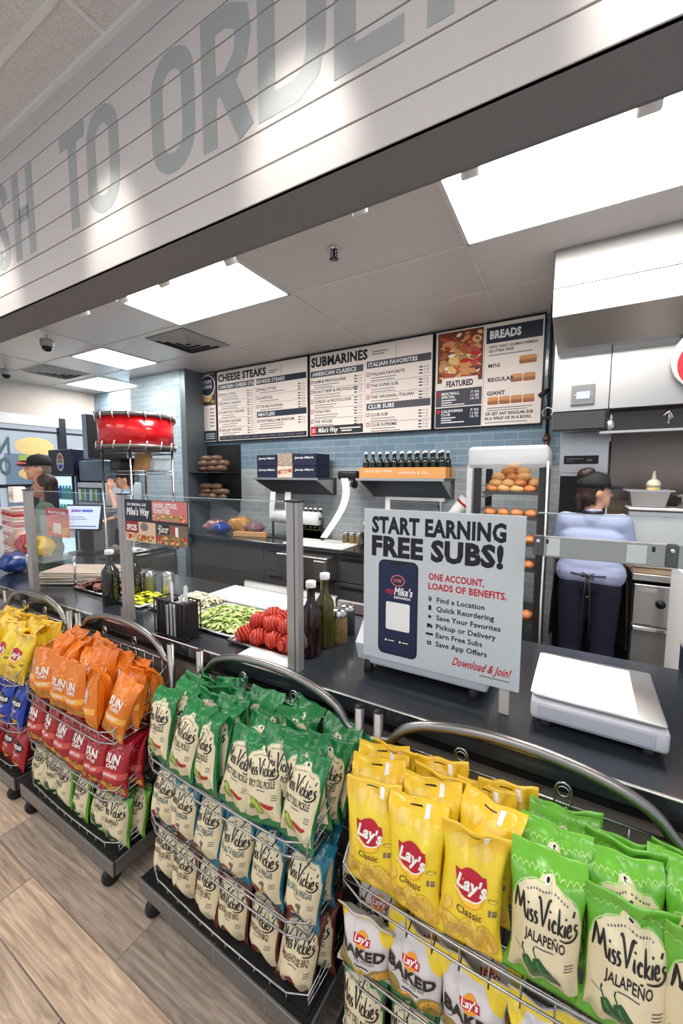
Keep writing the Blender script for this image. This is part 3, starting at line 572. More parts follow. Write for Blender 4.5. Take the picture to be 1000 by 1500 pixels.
def sack(name, x, y, z, r, m, label, cat='food bag', rz=0, neck=True, cm=None):
    """a soft lumpy pack lying down: swollen middle, pinched sealed ends"""
    b = MB(); n = 20; k = 14; vs = []; fs = []; L = max(r[0], .06)
    for i in range(k + 1):
        tt = -1 + 2 * i / k; fl = max(.05, (1 - abs(tt) ** 3) ** .6); wd = 1 - .12 * (1 - abs(tt) ** 2)
        for j in range(n):
            a = 2 * PI * j / n; q = 1 + .28 * noise.noise(Vector((math.cos(a) * 1.6 + x * 9, math.sin(a) * 1.6 + tt * 2, z + y * 7)))
            vs.append((L * tt, r[1] * q * math.copysign(abs(math.cos(a)) ** .8, math.cos(a)) * (wd if fl > .3 else 1.05), r[2] * .5 * (.97 + q * fl * math.sin(a) * .92)))
    for i in range(k):
        for j in range(n): fs.append([i * n + j, (i + 1) * n + j, (i + 1) * n + (j + 1) % n, i * n + (j + 1) % n])
    fs.append(list(range(n))); fs.append([k * n + j for j in range(n)][::-1]); b.add(vs, fs, m, True); return tag(b.build(name, None, (x, y, z), rz), label, cat)
bp = lambda n, c: mat(n, c, .25, coat=.4, bump=.5, bscale=18, var=.25, vscale=10)
sack('bread_bag', -4.02, 3.70, .90, (.15, .10, .17), bp('bag_red_white', srgb(150, 100, 104)), 'speckled red and white food bag at the left end of the back counter', rz=.3)
sack('bread_bag', -3.83, 3.60, .90, (.10, .09, .15), bp('bag_blue', srgb(36, 66, 150)), 'bright blue food bag on the back counter', rz=-.2)
sack('bread_bag', -3.68, 3.78, .90, (.15, .09, .22), bp('bag_amber', srgb(196, 140, 70)), 'amber brown bread bag on the back counter, beside the blue one', rz=.2)
sack('bread_bag', -3.44, 3.78, .90, (.13, .09, .17), bp('bag_mauve', srgb(140, 104, 108)), 'mauve food bag, rightmost of the bags on the back counter', rz=-.3)
b = MB(); b.box(-.22, -.05, 0, .22, .05, .05, kraft, .006); b.box(-.22, -.05, .05, .22, .045, .056, bread); tag(b.build('cardboard_box', None, (-3.33, 3.60, .90), .25), 'flat brown cardboard box lying on the back counter', 'box')
# ================================================================ bread rack
t = thing('bread_rack', 'tall tray rack of rolls under a clear plastic cover', 'rack', (-.365, 2.95, 0)); rackm = mat('rack_dark', srgb(58, 56, 56), .4, .5); HW = .235; RD = .5
for x in (-HW, HW - .05):
    for y in (0, RD - .03): b = MB(); b.box(x, y, .06, x + .05, y + .03, 1.70, rackm, .004); b.build('upright', t)
for s in (-1, 1):
    b = MB()
    for k in range(16): z = .25 + .088 * k; b.box(s * HW - (.05 if s > 0 else -.05), .03, z, s * HW - (.03 if s > 0 else -.03), RD - .03, z + .012, steelm)
    b.build('tray_slides', t)
for x in (-HW + .02, HW - .04):
    for y in (.03, RD - .05): b = MB(); b.lathe([(.0, 0), (.03, .005), (.03, .05), (0, .06)], blackp, 12, (x, y, 0)); b.build('caster', t)
filmm = mat('clear_plastic_film', (.86, .86, .85), .22, alpha=.22, coat=.5, bump=.6, bscale=14)
film2 = mat('milky_plastic_film', (.76, .75, .74), .3, alpha=.45, coat=.4, bump=.8, bscale=9)
b = MB(); b.box(-.275, -.03, 1.70, .24, RD + .02, 1.85, film2, .03, seg=3); b.build('cover_hood', t)
b = MB(); b.box(.232, -.03, .35, .236, RD, 1.72, filmm); b.tube([(.236, -.03, 1.74), (.239, -.032, 1.3), (.234, -.03, .8), (.238, -.03, .4)], .006, white, 8); b.build('cover_side', t)
b = MB(); b.box(-.275, -.03, .35, -.268, RD, 1.72, film2, .002); b.box(-.275, -.033, .35, -.24, -.028, 1.70, film2); b.build('cover_side', t)
traym = mat('sheet_pan', (.10, .10, .10), .35, .8); rollm = mat('baked_roll', srgb(216, 164, 104), .55, var=.28, vscale=16); rolld = mat('browned_roll', srgb(196, 122, 70), .5, var=.25, vscale=14)
trays = [(1.515, 'topmost'), (1.345, 'second'), (1.165, 'third'), (.99, 'fourth'), (.63, 'lowest')]
for z, nm in trays:
    b = MB(); b.box(-.18, .0, z, .18, RD - .03, z + .008, traym); b.box(-.18, -.004, z, .18, .006, z + .022, traym); b.box(-.182, 0, z, -.172, RD - .03, z + .022, traym); b.box(.172, 0, z, .182, RD - .03, z + .022, traym)
    tag(b.build('sheet_tray', None, (-.355, 2.95, 0)), 'dark sheet tray of rolls, %s in the bread rack' % nm, 'tray', 'trays in the bread rack')
b = MB(); b.ell((0, 0, .03), (.044, .05, .032), rollm, n=14, k=8); RO = None
def roll(x, y, z, rz, m, label, group):
    global RO
    if RO is None: RO = {}
    if m not in RO: q = MB(); q.ell((0, 0, .03), (.043, .05, .033), m, n=14, k=8); q.tube([(-.02, -.012, .058), (0, 0, .064), (.02, .012, .058)], .004, m, 5); RO[m] = q.build('bread_roll', None, (x, y, z), rz); o = RO[m]
    else: o = RO[m].copy(); COL.objects.link(o); o.location = (x, y, z); o.rotation_euler = (0, 0, rz)
    tag(o, label, 'bread roll', group)
for lv, n in enumerate((4, 4, 3, 2, 1)):
    for k in range(n):
        for ro in range(2 if lv < 3 else 1):
            roll(-.36 + (k - (n - 1) / 2) * .083 + .022 * (lv % 2) + rnd.uniform(-.008, .008), 3.02 + ro * .09 + .018 * lv + rnd.uniform(-.008, .008), 1.523 + .040 * lv + rnd.uniform(-.004, .004), rnd.uniform(0, 3), rollm if (k + lv) % 3 else rolld, 'roll, %s from left in the %s layer of the heap, %s row' % (ordw[k], ('bottom', 'second', 'third', 'fourth', 'top')[lv], ('front', 'back')[ro]), 'rolls heaped on the top tray')
for z, nm in trays[1:]:
    for k in range(4): roll(-.49 + k * .09, 3.01, z + .008, rnd.uniform(-.5, .5), rolld, 'brown roll, %s from left on the %s tray of the rack' % (ordw[k], nm), 'rolls on the lower trays')

# ================================================================ hood, grill end
t = thing('exhaust_hood', 'big stainless exhaust hood box hanging from the ceiling at the right', 'hood', (-.145, 2.90, 0)); HWD = 2.4
b = MB(); b.box(0, 0, 2.80, HWD, .9, 3.03, hoodm, .003); b.box(0, -.002, 2.63, HWD, .9, 2.797, hoodm, .002); b.build('upper_panel', t)
b = MB(); b.add([(0, 0, 2.63), (HWD, 0, 2.63), (HWD, .16, 2.47), (.03, .16, 2.47), (.03, .9, 2.47), (0, .9, 2.63), (HWD, .9, 2.47)], [[0, 1, 2, 3], [0, 3, 4, 5], [3, 2, 6, 4]], steel); b.build('bevelled_underside', t)
b = MB(); b.box(.015, .24, 2.08, .338, .27, 2.60, hoodm, .002); b.box(.342, .24, 2.08, HWD, .27, 2.60, hoodm, .002); b.build('lower_panel', t)
b = MB(); b.add([(.03, .27, 2.08), (HWD, .27, 2.08), (HWD, .75, 2.30), (.03, .75, 2.30)], [[0, 3, 2, 1]], mat('hood_interior', (.10, .095, .09), .3, .8)); b.box(.30, .30, 1.93, HWD, .33, 2.06, mat('filter_steel', (.08, .07, .065), .3, 1)); b.box(.30, .27, 1.925, HWD, .34, 1.94, steelm); b.box(.015, .24, 1.95, .33, .3, 2.08, mat('hood_interior', (.1, .1, .1), .3, .8), .01); b.build('filter_bank', t)
b = MB(); b.tube([(.36, .30, 2.08), (.36, .30, 1.98)], .012, steelm); b.lathe([(.02, 0), (.03, .02), (.03, .06), (.01, .07)], steelm, 12, (.355, .295, 1.945)); b.build('nozzle', t); b = MB(); b.tube([(.66, .29, 2.09), (.66, .29, 1.97)], .008, chrome); b.tube([(.63, .29, 2.02), (.66, .285, 2.045), (.675, .285, 2.0)], .01, chrome); b.build('nozzle', t)
for x in (.16, .64, 1.1): b = MB(); b.ell((x, -.002, 2.86), .006, steelm, n=8, k=6); b.build('rivet', t)
t = thing('control_panel', 'small square control panel with a blue screen on the hood', 'control panel', (-.02, 3.133, 2.115)); b = MB(); b.box(0, -.008, 0, .135, .01, .13, mat('control_plate', (.28, .27, .26), .35, .9), .003); b.build('plate', t); b = MB(); b.box(.03, -.012, .04, .105, -.006, .085, mat('blue_screen', srgb(140, 170, 225), .3, emit=.9)); b.design([rect(.04, .06, .095, .064, inkw), rect(.04, .05, .08, .054, inkw)], facing(0, -.0125, 0)); b.build('screen', t)
for x in (.018, .117): b = MB(); b.ell((x, -.008, .062), .006, chrome, n=8, k=6); b.build('button', t)
# round red script sign on the hood
t = thing('script_sign', 'round cream sign with a red script capital, cut off by the right edge', 'sign', (.70, 3.112, 2.33)); b = MB(); b.prism([(.20 * math.cos(2 * PI * k / 40) * 1.05, .20 * math.sin(2 * PI * k / 40)) for k in range(40)], 0, .025, cream, Matrix(((1, 0, 0, 0), (0, 0, -1, 0), (0, 1, 0, 0), (0, 0, 0, 1))))
g = smooth([(.13, .13), (.04, .165), (-.06, .13), (-.14, .03), (-.15, -.06), (-.10, -.135), (0, -.15), (.10, -.11), (.13, -.02), (.12, .0)], 6)
b.design([stroke(g, [.03 + .03 * math.sin(PI * i / (len(g) - 1)) for i in range(len(g))], inkr, 2), stroke([(-.03, .0), (.17, .02)], .03, inkr, 2)], facing(0, -.026, 0)); b.build('sign_face', t)
# gas / fire-suppression pipe left of the hood
t = thing('valve_pipe', 'black vertical pipe with valves between menu board and hood', 'pipe', (-.185, 3.75, 0)); b = MB(); b.tube([(0, 0, 3.03), (0, 0, 1.95)], .014, blackm); b.tube([(0, 0, 1.99), (0, 0, 1.80)], .02, mat('brass_dark', srgb(96, 78, 66), .4, .8)); b.build('riser', t); b = MB(); b.lathe([(.026, 0), (.03, .01), (.03, .03), (.026, .04)], mat('brass_dark', (.2, .2, .2)), 12, (0, 0, 1.93)); b.build('collar', t); b = MB(); b.tube([(0, 0, 1.83), (0, 0, 1.74), (.0, 0, 1.735)], [.024, .02, .016], blackm, 10); b.build('fitting', t)
b = MB(); b.tube([(0, 0, 2.35), (-.07, -.02, 2.30)], .02, blackm); b.build('valve', t); b = MB(); b.tube([(.04 * math.cos(a / 8 * 2 * PI), -.04, 2.16 + .04 * math.sin(a / 8 * 2 * PI)) for a in range(8)], .006, chrome, 6, True); b.box(-.05, -.05, 2.11, .03, .0, 2.13, blackm); b.build('gauge', t)
# stainless wall behind the grill and tall cabinet
b = MB(); b.box(.27, 3.80, 0, 2.4, 3.90, 2.3, mat('backsplash_steel', (.27, .22, .19), .36, .9, var=.15, vscale=1.2, stretch=(1, 1, 4))); struct(b.build('wall_backsplash'))
t = thing('tall_cabinet', 'tall stainless cabinet with dark door behind the worker', 'cabinet', (-.08, 3.60, 0)); b = MB(); b.box(0, 0, 0, .33, .34, 1.98, steel, .003); b.build('cabinet_body', t); b = MB(); b.box(.012, -.012, .12, .318, .004, 1.64, blackp, .004); b.build('door', t); b = MB(); b.box(.01, -.02, 1.64, .32, 0, 1.67, steelm, .003); b.build('door_trim', t); b = MB(); b.box(.03, -.006, 1.735, .26, .002, 1.80, blackp); b.design([rect(.05, .035, .16, .045, inkg), rect(.05, .02, .10, .025, inkg), oval(.20, .03, .02, .01, inkg)], facing(.0, -.0065, 1.735)); b.build('label_plate', t); b = MB(); b.tube([(.328, -.01, .3), (.328, -.01, 1.9)], .008, steelm); b.build('edge_trim', t)
# low black block and undercounter unit
t = thing('grill_station', 'stainless undercounter unit with brown worktop at the right of the worker', 'kitchen unit', (.40, 3.22, 0)); b = MB(); b.box(0, .03, .08, 1.2, .57, .92, steel, .003); b.build('cabinet_body', t); b = MB(); b.box(-.01, 0, .955, 1.2, .57, 1.0, steelm, .004); b.box(0, .02, .999, 1.2, .56, 1.006, mat('grill_top_brown', srgb(140, 112, 84), .4, .3, var=.3)); b.build('worktop', t)
b = MB(); b.box(.005, .0, .66, .30, .03, .93, steelm, .004); d = b.build('drawer', t); b = MB(); b.box(.03, -.004, .885, .13, .002, .905, mat('label_grey', (.35, .34, .33), .4)); b.lathe([(.026, 0), (.028, .006), (.0, .008)], blackp, 14, M=RM(rx=R(90), t=(.15, -.001, .81))); b.box(.25, -.004, .885, .285, .002, .895, blackp); b.build('knob', d)
b = MB(); b.box(.005, .0, .10, .30, .03, .635, mat('door_grey_steel', (.30, .29, .28), .4, .7), .004); d = b.build('door', t); b = MB(); b.box(.005, -.018, .62, .295, .0, .65, chrome, .006); b.build('handle', d)
b = MB(); b.box(.305, .0, .10, .62, .03, .93, steelm, .004); b.build('door', t)
t = thing('steel_hood_box', 'pale steel lidded box standing behind the rail at the right edge', 'steel box', (.36, 3.40, 1.006)); b = MB(); b.box(.0, 0, 0, 1.0, .38, .36, mat('pale_brushed_steel', (.80, .78, .74), .32, .8, var=.08, vscale=4), .01); b.build('box_body', t); b = MB(); b.box(-.0, -.02, .36, 1.0, .38, .40, steelm, .006); b.build('lid', t); b = MB(); b.box(.0, -.05, .405, 1.0, .2, .425, white, .006); b.build('cutting_strip', t)
t = thing('sauce_pan', 'steel pan with a squeeze bottle in it on the pale steel box', 'pan', (.47, 3.42, 1.436)); b = MB(); b.add([(-.09, -.05, 0), (.09, -.05, 0), (.09, .1, 0), (-.09, .1, 0), (-.11, -.07, .11), (.11, -.07, .11), (.11, .12, .11), (-.11, .12, .11)], [[3, 2, 1, 0]] + [[i, (i + 1) % 4, 4 + (i + 1) % 4, 4 + i] for i in range(4)], steelm); b.box(-.13, -.09, .105, .13, -.07, .115, steelm); b.box(-.13, .12, .105, .13, .14, .115, steelm); b.build('pan_body', t)
t = thing('squeeze_bottle', 'clear squeeze bottle of yellow oil standing in the steel pan', 'bottle', (.50, 3.44, 1.445)); b = MB(); b.lathe([(.038, 0), (.04, .01), (.04, .12), (.036, .125)], mat('oil_yellow', srgb(214, 190, 120), .2, coat=.4), 16); b.build('bottle_body', t); b = MB(); b.lathe([(.041, .125), (.041, .15), (.03, .17), (.012, .18), (.008, .23), (.004, .235)], mat('milky_plastic', srgb(236, 226, 200), .35), 16); b.build('nozzle', t)
t = thing('meat_tray', 'steel tray of red meat at the right edge, beside the squeeze bottle', 'tray', (.82, 3.42, 1.436)); b = MB(); b.add([(-.17, -.08, .0), (.17, -.08, 0), (.17, .12, 0), (-.17, .12, 0), (-.19, -.1, .08), (.19, -.1, .08), (.19, .14, .08), (-.19, .14, .08)], [[3, 2, 1, 0]] + [[i, (i + 1) % 4, 4 + (i + 1) % 4, 4 + i] for i in range(4)], steelm); b.tube([(-.2, -.11, .08), (.2, -.11, .08), (.2, .15, .08), (-.2, .15, .08)], .007, steelm, 6, True); b.build('tray_body', t)
rawm = mat('raw_meat', srgb(150, 52, 40), .4, var=.4, vscale=20); mm = MB()
for k in range(26): mm.ell((rnd.uniform(-.15, .15), rnd.uniform(-.07, .11), .06 + .05 * (1 - abs(k % 13 - 6) / 7)), (.05, .03, .012), rawm, M=RM(rz=rnd.uniform(0, 3), rx=rnd.uniform(-.4, .4)), n=10, k=6)
o = tag(mm.build('meat_slices', None, (.82, 3.42, 1.436)), 'heap of red meat slices in the steel tray at the right edge', 'meat'); o['kind'] = 'stuff'
t = thing('beige_dispenser', 'beige box on the steel wall behind the worker cap', 'dispenser', (.30, 3.74, 1.22)); b = MB(); b.box(-.09, 0, 0, .10, .06, .24, mat('beige_plastic', srgb(206, 190, 160), .5), .008); b.build('housing', t); b = MB(); b.box(-.06, -.004, .05, .07, .002, .17, mat('beige_dark', srgb(170, 150, 124), .5)); b.build('front_plate', t)
t = thing('wall_outlet', 'pale outlet box low on the dark wall beside the worker', 'outlet', (.33, 3.78, .97)); b = MB(); b.box(-.03, 0, -.05, .03, .02, .05, mat('outlet_beige', (.6, .58, .5), .5), .004); b.build('plate', t); b = MB(); b.box(-.012, -.003, -.03, .012, .002, .03, mat('outlet_dark', (.2, .2, .2), .5)); b.build('socket', t)
b = MB(); b.box(.1, 3.70, 0, .40, 3.80, 1.1, mat('gap_shade_black', (.02, .02, .02), .6)); struct(b.build('dark_gap_fill_1'))  # black block stands in for the dark gap left of the unit
t = thing('white_end_panel', 'white upright panel at the right picture edge behind the counter end', 'panel', (.56, 2.30, 0)); b = MB(); b.box(0, 0, 0, .05, .75, 1.12, white, .004); b.build('panel_board', t); b = MB(); b.box(-.006, -.006, 0, .056, .01, 1.125, steelm); b.build('edge_strip', t)

# ================================================================ front counter
CT = .90
t = thing('serving_counter', 'long dark front counter with steel strip as edge highlight, behind the chip racks', 'counter', (-4.05, 1.13, 0)); CL = 4.61
b = MB(); b.box(0, 0, CT - .055, CL, .80, CT, darkc, .002); b.build('worktop', t)
b = MB(); b.box(0, -.004, CT - .006, CL, .006, CT + .0015, steelh, .002); b.build('edge_highlight', t)  # thin steel strip stands in for the bright highlight along the front edge
b = MB(); b.box(0, .05, CT - .115, CL, .76, CT - .05, blackm); b.build('shadow_gap_rail', t)
b = MB(); b.box(0, .028, 0, CL, .76, CT - .115, grayp); b.build('front_panel', t)
t = thing('end_upstand', 'navy upstand board closing the right end of the counter', 'upstand', (.40, 1.14, CT)); b = MB(); b.box(0, 0, 0, .035, .80, .10, navyc, .004); b.build('board', t); b = MB(); b.box(-.001, 0, .1, .036, .80, .104, mat('upstand_edge', srgb(104, 108, 114), .4)); b.build('top_edge', t)
# register counter at the far left
t = thing('register_counter', 'dark register counter behind the front counter at the left', 'counter', (-4.05, 1.935, 0)); b = MB(); b.box(0, 0, .86, .45, .85, .90, darkc, .003); b.build('worktop', t); b = MB(); b.box(.02, .0, 0, .43, .83, .86, mat('register_front', srgb(90, 92, 96), .4), .003); b.build('cabinet_body', t)
for k in range(3): b = MB(); b.box(.428, .05 + .26 * k, .2, .44, .29 + .26 * k, .82, steelm, .004); b.build('door', t)
# sneeze guards
postm = mat('guard_post_steel', (.42, .40, .39), .45, .7)
for x, lab in ((-2.955, 'steel sneeze guard post at the far left beside the cups'), (-1.945, 'steel sneeze guard post at the left edge of the spice signs'), (-.882, 'steel sneeze guard post left of the big white sign'), (.375, 'steel sneeze guard post at the right end of the rail')):
    t = thing('sneeze_guard_post', lab, 'post', (x, 1.185, CT), group='sneeze guard posts'); b = MB(); b.box(-.026, -.018, 0, .008, .018, .65, postm, .002); b.box(.012, -.018, 0, .028, .018, .65, postm, .002); b.box(.006, -.014, 0, .014, .014, .645, mat('post_slot_dark', (.05, .05, .05), .6)); b.build('column', t); b = MB(); b.box(-.03, -.021, .65, .032, .021, .656, blackp); b.build('cap', t)
def gpane(x0, x1, lab, z0=1.12, z1=1.548):
    t = thing('glass_shield', lab, 'glass', (x0, 1.185, 0)); b = MB(); b.box(0, -.004, z0, x1 - x0, .004, z1, glass); b.build('pane', t); b = MB(); b.box(0, -.005, z1, x1 - x0, .005, z1 + .003, mat('glass_edge', srgb(190, 206, 210), .15, alpha=.6)); b.build('edge', t)
gpane(-2.92, -1.975, 'clear sneeze guard pane at the left, before the sandwich paper'); gpane(-1.912, -.915, 'clear sneeze guard pane before the lettuce and tomatoes'); gpane(-.07, .345, 'clear sneeze guard pane above the steel rail at the right', 1.42, 1.548)
t = thing('guard_rail', 'flat steel rail of the sneeze guard before the worker', 'rail', (-.075, 1.20, 1.43)); b = MB(); b.box(.02, -.006, 0, .43, .006, .056, postm, .002); b.build('bar', t)
b = MB(); b.box(.205, -.0075, .005, .245, -.004, .05, mat('rail_plate', (.74, .71, .69), .4, .6)); b.box(.03, -.0075, .005, .06, -.004, .052, mat('rail_plate', (.7, .7, .7))); b.build('sticker', t)
for x in (0, .285): b = MB(); b.box(x - .004, -.01, .002, x + .02, .012, .056, mat('rail_bracket', (.12, .12, .12), .4, .6), .002); b.ell((x + .008, -.012, .042), (.006, .004, .006), chrome, n=8, k=6); b.build('bracket', t)
for x in (.027, .255): b = MB(); b.box(x, -.008, .036, x + .006, -.005, .048, blackp); b.build('slot', t)
# small hand-over hinge knobs on the counter lip
# big sign
t = thing('rewards_sign', 'big white sign reading START EARNING FREE SUBS! standing on the counter', 'sign', (-.637, 1.275, .985)); SW, SH = .532, .545; sgm = mat('sign_face_white', srgb(196, 202, 206), .45)
b = MB(); b.box(0, 0, 0, SW, .006, SH, sgm, .001); u = lambda f: f * SW; v = lambda f: (1 - f) * SH
D = [T('START EARNING', u(.06), v(.150), .053, ink, u(.84), b=.045), T('FREE SUBS!', u(.06), v(.298), .064, ink, u(.83), b=.052)]
D += [rrect(u(.112), v(.955), u(.388), v(.325), .022, blackp, 1), rrect(u(.122), v(.947), u(.378), v(.334), .018, mat('phone_screen_navy', srgb(20, 36, 70), .3), 2), rrect(u(.195), v(.352), u(.305), v(.335), .006, blackp, 3)]
D += [oval(u(.25), v(.455), .026, .021, mat('badge_rose', srgb(196, 110, 124), .5), 3), oval(u(.25), v(.455), .022, .017, navyb, 3.5), T('SUBS', u(.25), v(.464), .011, mat('badge_rose', (1, 1, 1)), .03, 'c', .03, l=4), T('my', u(.165), v(.545), .022, inkr, .03, b=.02, sh=.2), T("Mike's", u(.225), v(.548), .026, inkw, .066, b=.03, sh=.15), T('REWARDS', u(.225), v(.573), .008, inkw, .06, b=.03), rrect(u(.168), v(.785), u(.335), v(.60), .006, inkw, 3)]
D += [rrect(u(.155), v(.872), u(.235), v(.846), .004, blackp, 3), rrect(u(.255), v(.872), u(.335), v(.846), .004, blackp, 3), rect(u(.185), v(.862), u(.228), v(.856), inkw, 4), rect(u(.285), v(.862), u(.328), v(.856), inkw, 4), oval(u(.17), v(.859), .004, .004, inkw, 4), oval(u(.27), v(.859), .004, .004, inkw, 4)]
D += [T('ONE ACCOUNT,', u(.455), v(.418), .021, inkr, u(.335), b=.03), T('LOADS OF BENEFITS.', u(.455), v(.478), .021, inkr, u(.46), b=.03)]
for k, s in enumerate(['Find a Location', 'Quick Reordering', 'Save Your Favorites', 'Pickup or Delivery', 'Earn Free Subs', 'Save App Offers']):
    y = v(.555 + .0555 * k); D.append(T(s, u(.51), y, .0165, ink, None, b=.022)); ix = u(.468); iy = y + .008
    if k == 0: D += [oval(ix, iy + .003, .006, .006, ink, 2), poly([(ix - .005, iy), (ix, iy - .011), (ix + .005, iy)], ink, 2), oval(ix, iy + .003, .0025, .0025, sgm, 3)]
    elif k == 1: D.append(rrect(ix - .005, iy - .008, ix + .005, iy + .009, .002, ink, 2))
    elif k == 2: D.append(poly([((.0095 if j % 2 == 0 else .004) * math.sin(PI * j / 5) + ix, (.0095 if j % 2 == 0 else .004) * math.cos(PI * j / 5) + iy) for j in range(10)][::-1], ink, 2))
    elif k == 3: D += [rect(ix - .009, iy - .005, ix + .004, iy + .006, ink, 2), rect(ix + .004, iy - .005, ix + .010, iy + .002, ink, 2), oval(ix - .005, iy - .006, .003, .003, ink, 3), oval(ix + .006, iy - .006, .003, .003, ink, 3)]
    elif k == 4: D.append(rrect(ix - .013, iy - .004, ix + .013, iy + .004, .003, ink, 2))
    else: D += [rect(ix - .008, iy - .006, ix + .008, iy - .003, ink, 2), rect(ix - .008, iy + .001, ix + .008, iy + .004, ink, 2), rect(ix - .006, iy - .008, ix - .003, iy + .008, ink, 2), rect(ix + .003, iy - .008, ix + .006, iy + .008, ink, 2)]
D += [T('Download & Join!', u(.615), v(.925), .026, inkr, u(.33), b=.022, sh=.3), rect(u(.78), v(.955), u(.945), v(.948), inkg, 2)]
b.design(D, facing(0, 0, 0, .0002)); b.build('panel', t); b = MB(); b.box(.475, .006, -.085, .505, .012, .25, mat('acrylic_strip', srgb(206, 198, 190), .15, alpha=.75), .002); b.build('support_strip', t)
# scales
def scale(x0, x1, y0, y1, label, rz=0.):
    t = thing('counter_scale', label, 'scale', ((x0 + x1) / 2, (y0 + y1) / 2, CT), rz); w, d = (x1 - x0) / 2, (y1 - y0) / 2; pm = mat('scale_plastic_grey', srgb(206, 207, 212), .35)
    b = MB(); b.box(-w, -d, .022, w, d, .085, pm, .012, seg=2); b.build('housing', t); b = MB(); b.box(-w + .02, -d - .003, .033, w - .03, -d + .004, .074, mat('scale_display_panel', srgb(186, 187, 198), .3), .003); b.build('front_panel', t)
    b = MB(); b.box(-w + .006, -d + .006, .090, w - .006, d - .006, .102, steelm, .006, seg=2); b.build('platter', t)
    b = MB(); b.box(-w + .03, -d + .03, .083, w - .03, d - .03, .092, blackp); b.build('gap_seal', t)
    for sx in (-1, 1):
        for sy in (-1, 1): b = MB(); b.lathe([(.018, 0), (.02, .004), (.016, .024)], blackp, 12, (sx * (w - .04), sy * (d - .03), 0)); b.build('foot', t)
    return t
scale(-.068, .262, 1.262, 1.60, 'grey counter scale with steel platter at the right end of the counter', -.02)
b = MB(); N_ = 14; vs = []
for i in range(N_ + 1):
    for j in range(N_ + 1): X = -.15 + .262 * i / N_; Y = -.150 + .290 * j / N_; vs.append((X, Y, .002 + .0035 * abs(noise.noise(Vector((X * 14, Y * 22, 1)))) - (.006 * max(0, (-Y - .135) / .015) if j == 0 else 0)))
b.add(vs, [[i * (N_ + 1) + j, (i + 1) * (N_ + 1) + j, (i + 1) * (N_ + 1) + j + 1, i * (N_ + 1) + j + 1] for i in range(N_) for j in range(N_)], paper, True); b.add([(x, y, z - .0015) for x, y, z in vs], [[i * (N_ + 1) + j + 1, (i + 1) * (N_ + 1) + j + 1, (i + 1) * (N_ + 1) + j, i * (N_ + 1) + j] for i in range(N_) for j in range(N_)], paper, True)
tag(b.build('paper_sheet', None, (.082, 1.425, 1.0035), -.03), 'white paper sheet lying on the scale platter', 'paper')
t = thing('slicing_scale', 'grey scale with a sloped side standing behind the big white sign', 'scale', (-.44, 1.44, CT)); pm = mat('scale_plastic_grey', (1, 1, 1))
b = MB(); b.prism([(-.13, .05), (.12, .05), (.12, .12), (.06, .22), (-.06, .22), (-.155, .12)], -.235, -.19, mat('scale_side_white', srgb(206, 208, 212), .35), Matrix(((0, 0, 1, 0), (1, 0, 0, 0), (0, 1, 0, 0), (0, 0, 0, 1)))); b.build('side_cover', t)
b = MB(); b.box(-.19, -.14, .04, .24, .14, .09, pm, .012, seg=2); b.build('housing', t); b = MB(); b.box(-.18, -.12, .092, .22, .12, .105, steelm, .004); b.build('platter', t)
for sx in (-.2, .19):
    for sy in (-.11, .11): b = MB(); b.lathe([(.018, 0), (.02, .004), (.014, .045)], blackp, 12, (sx, sy, 0)); b.build('foot', t)
# oil and vinegar, shakers
bottle(-.905, 1.325, CT, .042, .315, gl_red, 'dark red bottle with white cap beside the middle sneeze guard post, nearer of the two'); bottle(-.905, 1.432, CT, .042, .325, gl_green, 'olive green bottle with white cap beside the middle post, farther of the two')
bottle(-2.30, 1.30, CT, .047, .315, gl_dark, 'nearly black bottle with pale cap behind the left glass, left of the second post'); bottle(-2.262, 1.42, CT, .042, .31, gl_dark, 'dark bottle just left of the second post, half hidden by it')
spm = mixmat('mixed_spice', srgb(150, 120, 76), srgb(90, 80, 44), 160, .4, .6, .6)
def shaker(x, y, h, m, lid, label):
    t = thing('spice_shaker', label, 'shaker', (x, y, CT)); b = MB(); b.lathe([(.034, 0), (.037, .006), (.036, h * .72), (.033, h * .78)], m, 18); b.build('jar_body', t); b = MB(); b.lathe([(.036, h * .78), (.037, h * .80), (.037, h * .93), (.026, h), (0, h * 1.01)], lid, 18); b.build('lid', t)
shaker(-.868, 1.495, .155, spm, chrome, 'glass spice shaker with chrome top, right of the green bottle'); shaker(-.885, 1.60, .14, mat('dark_shaker', (.06, .06, .06), .3, .5), chrome, 'dark metal shaker with chrome lid, behind the spice shaker')
shaker(-2.235, 1.50, .155, mat('green_spice', srgb(126, 124, 84), .4), chrome, 'glass shaker of green herbs right of the second post'); shaker(-2.14, 1.56, .15, steelm, chrome, 'steel shaker next to the herb shaker')
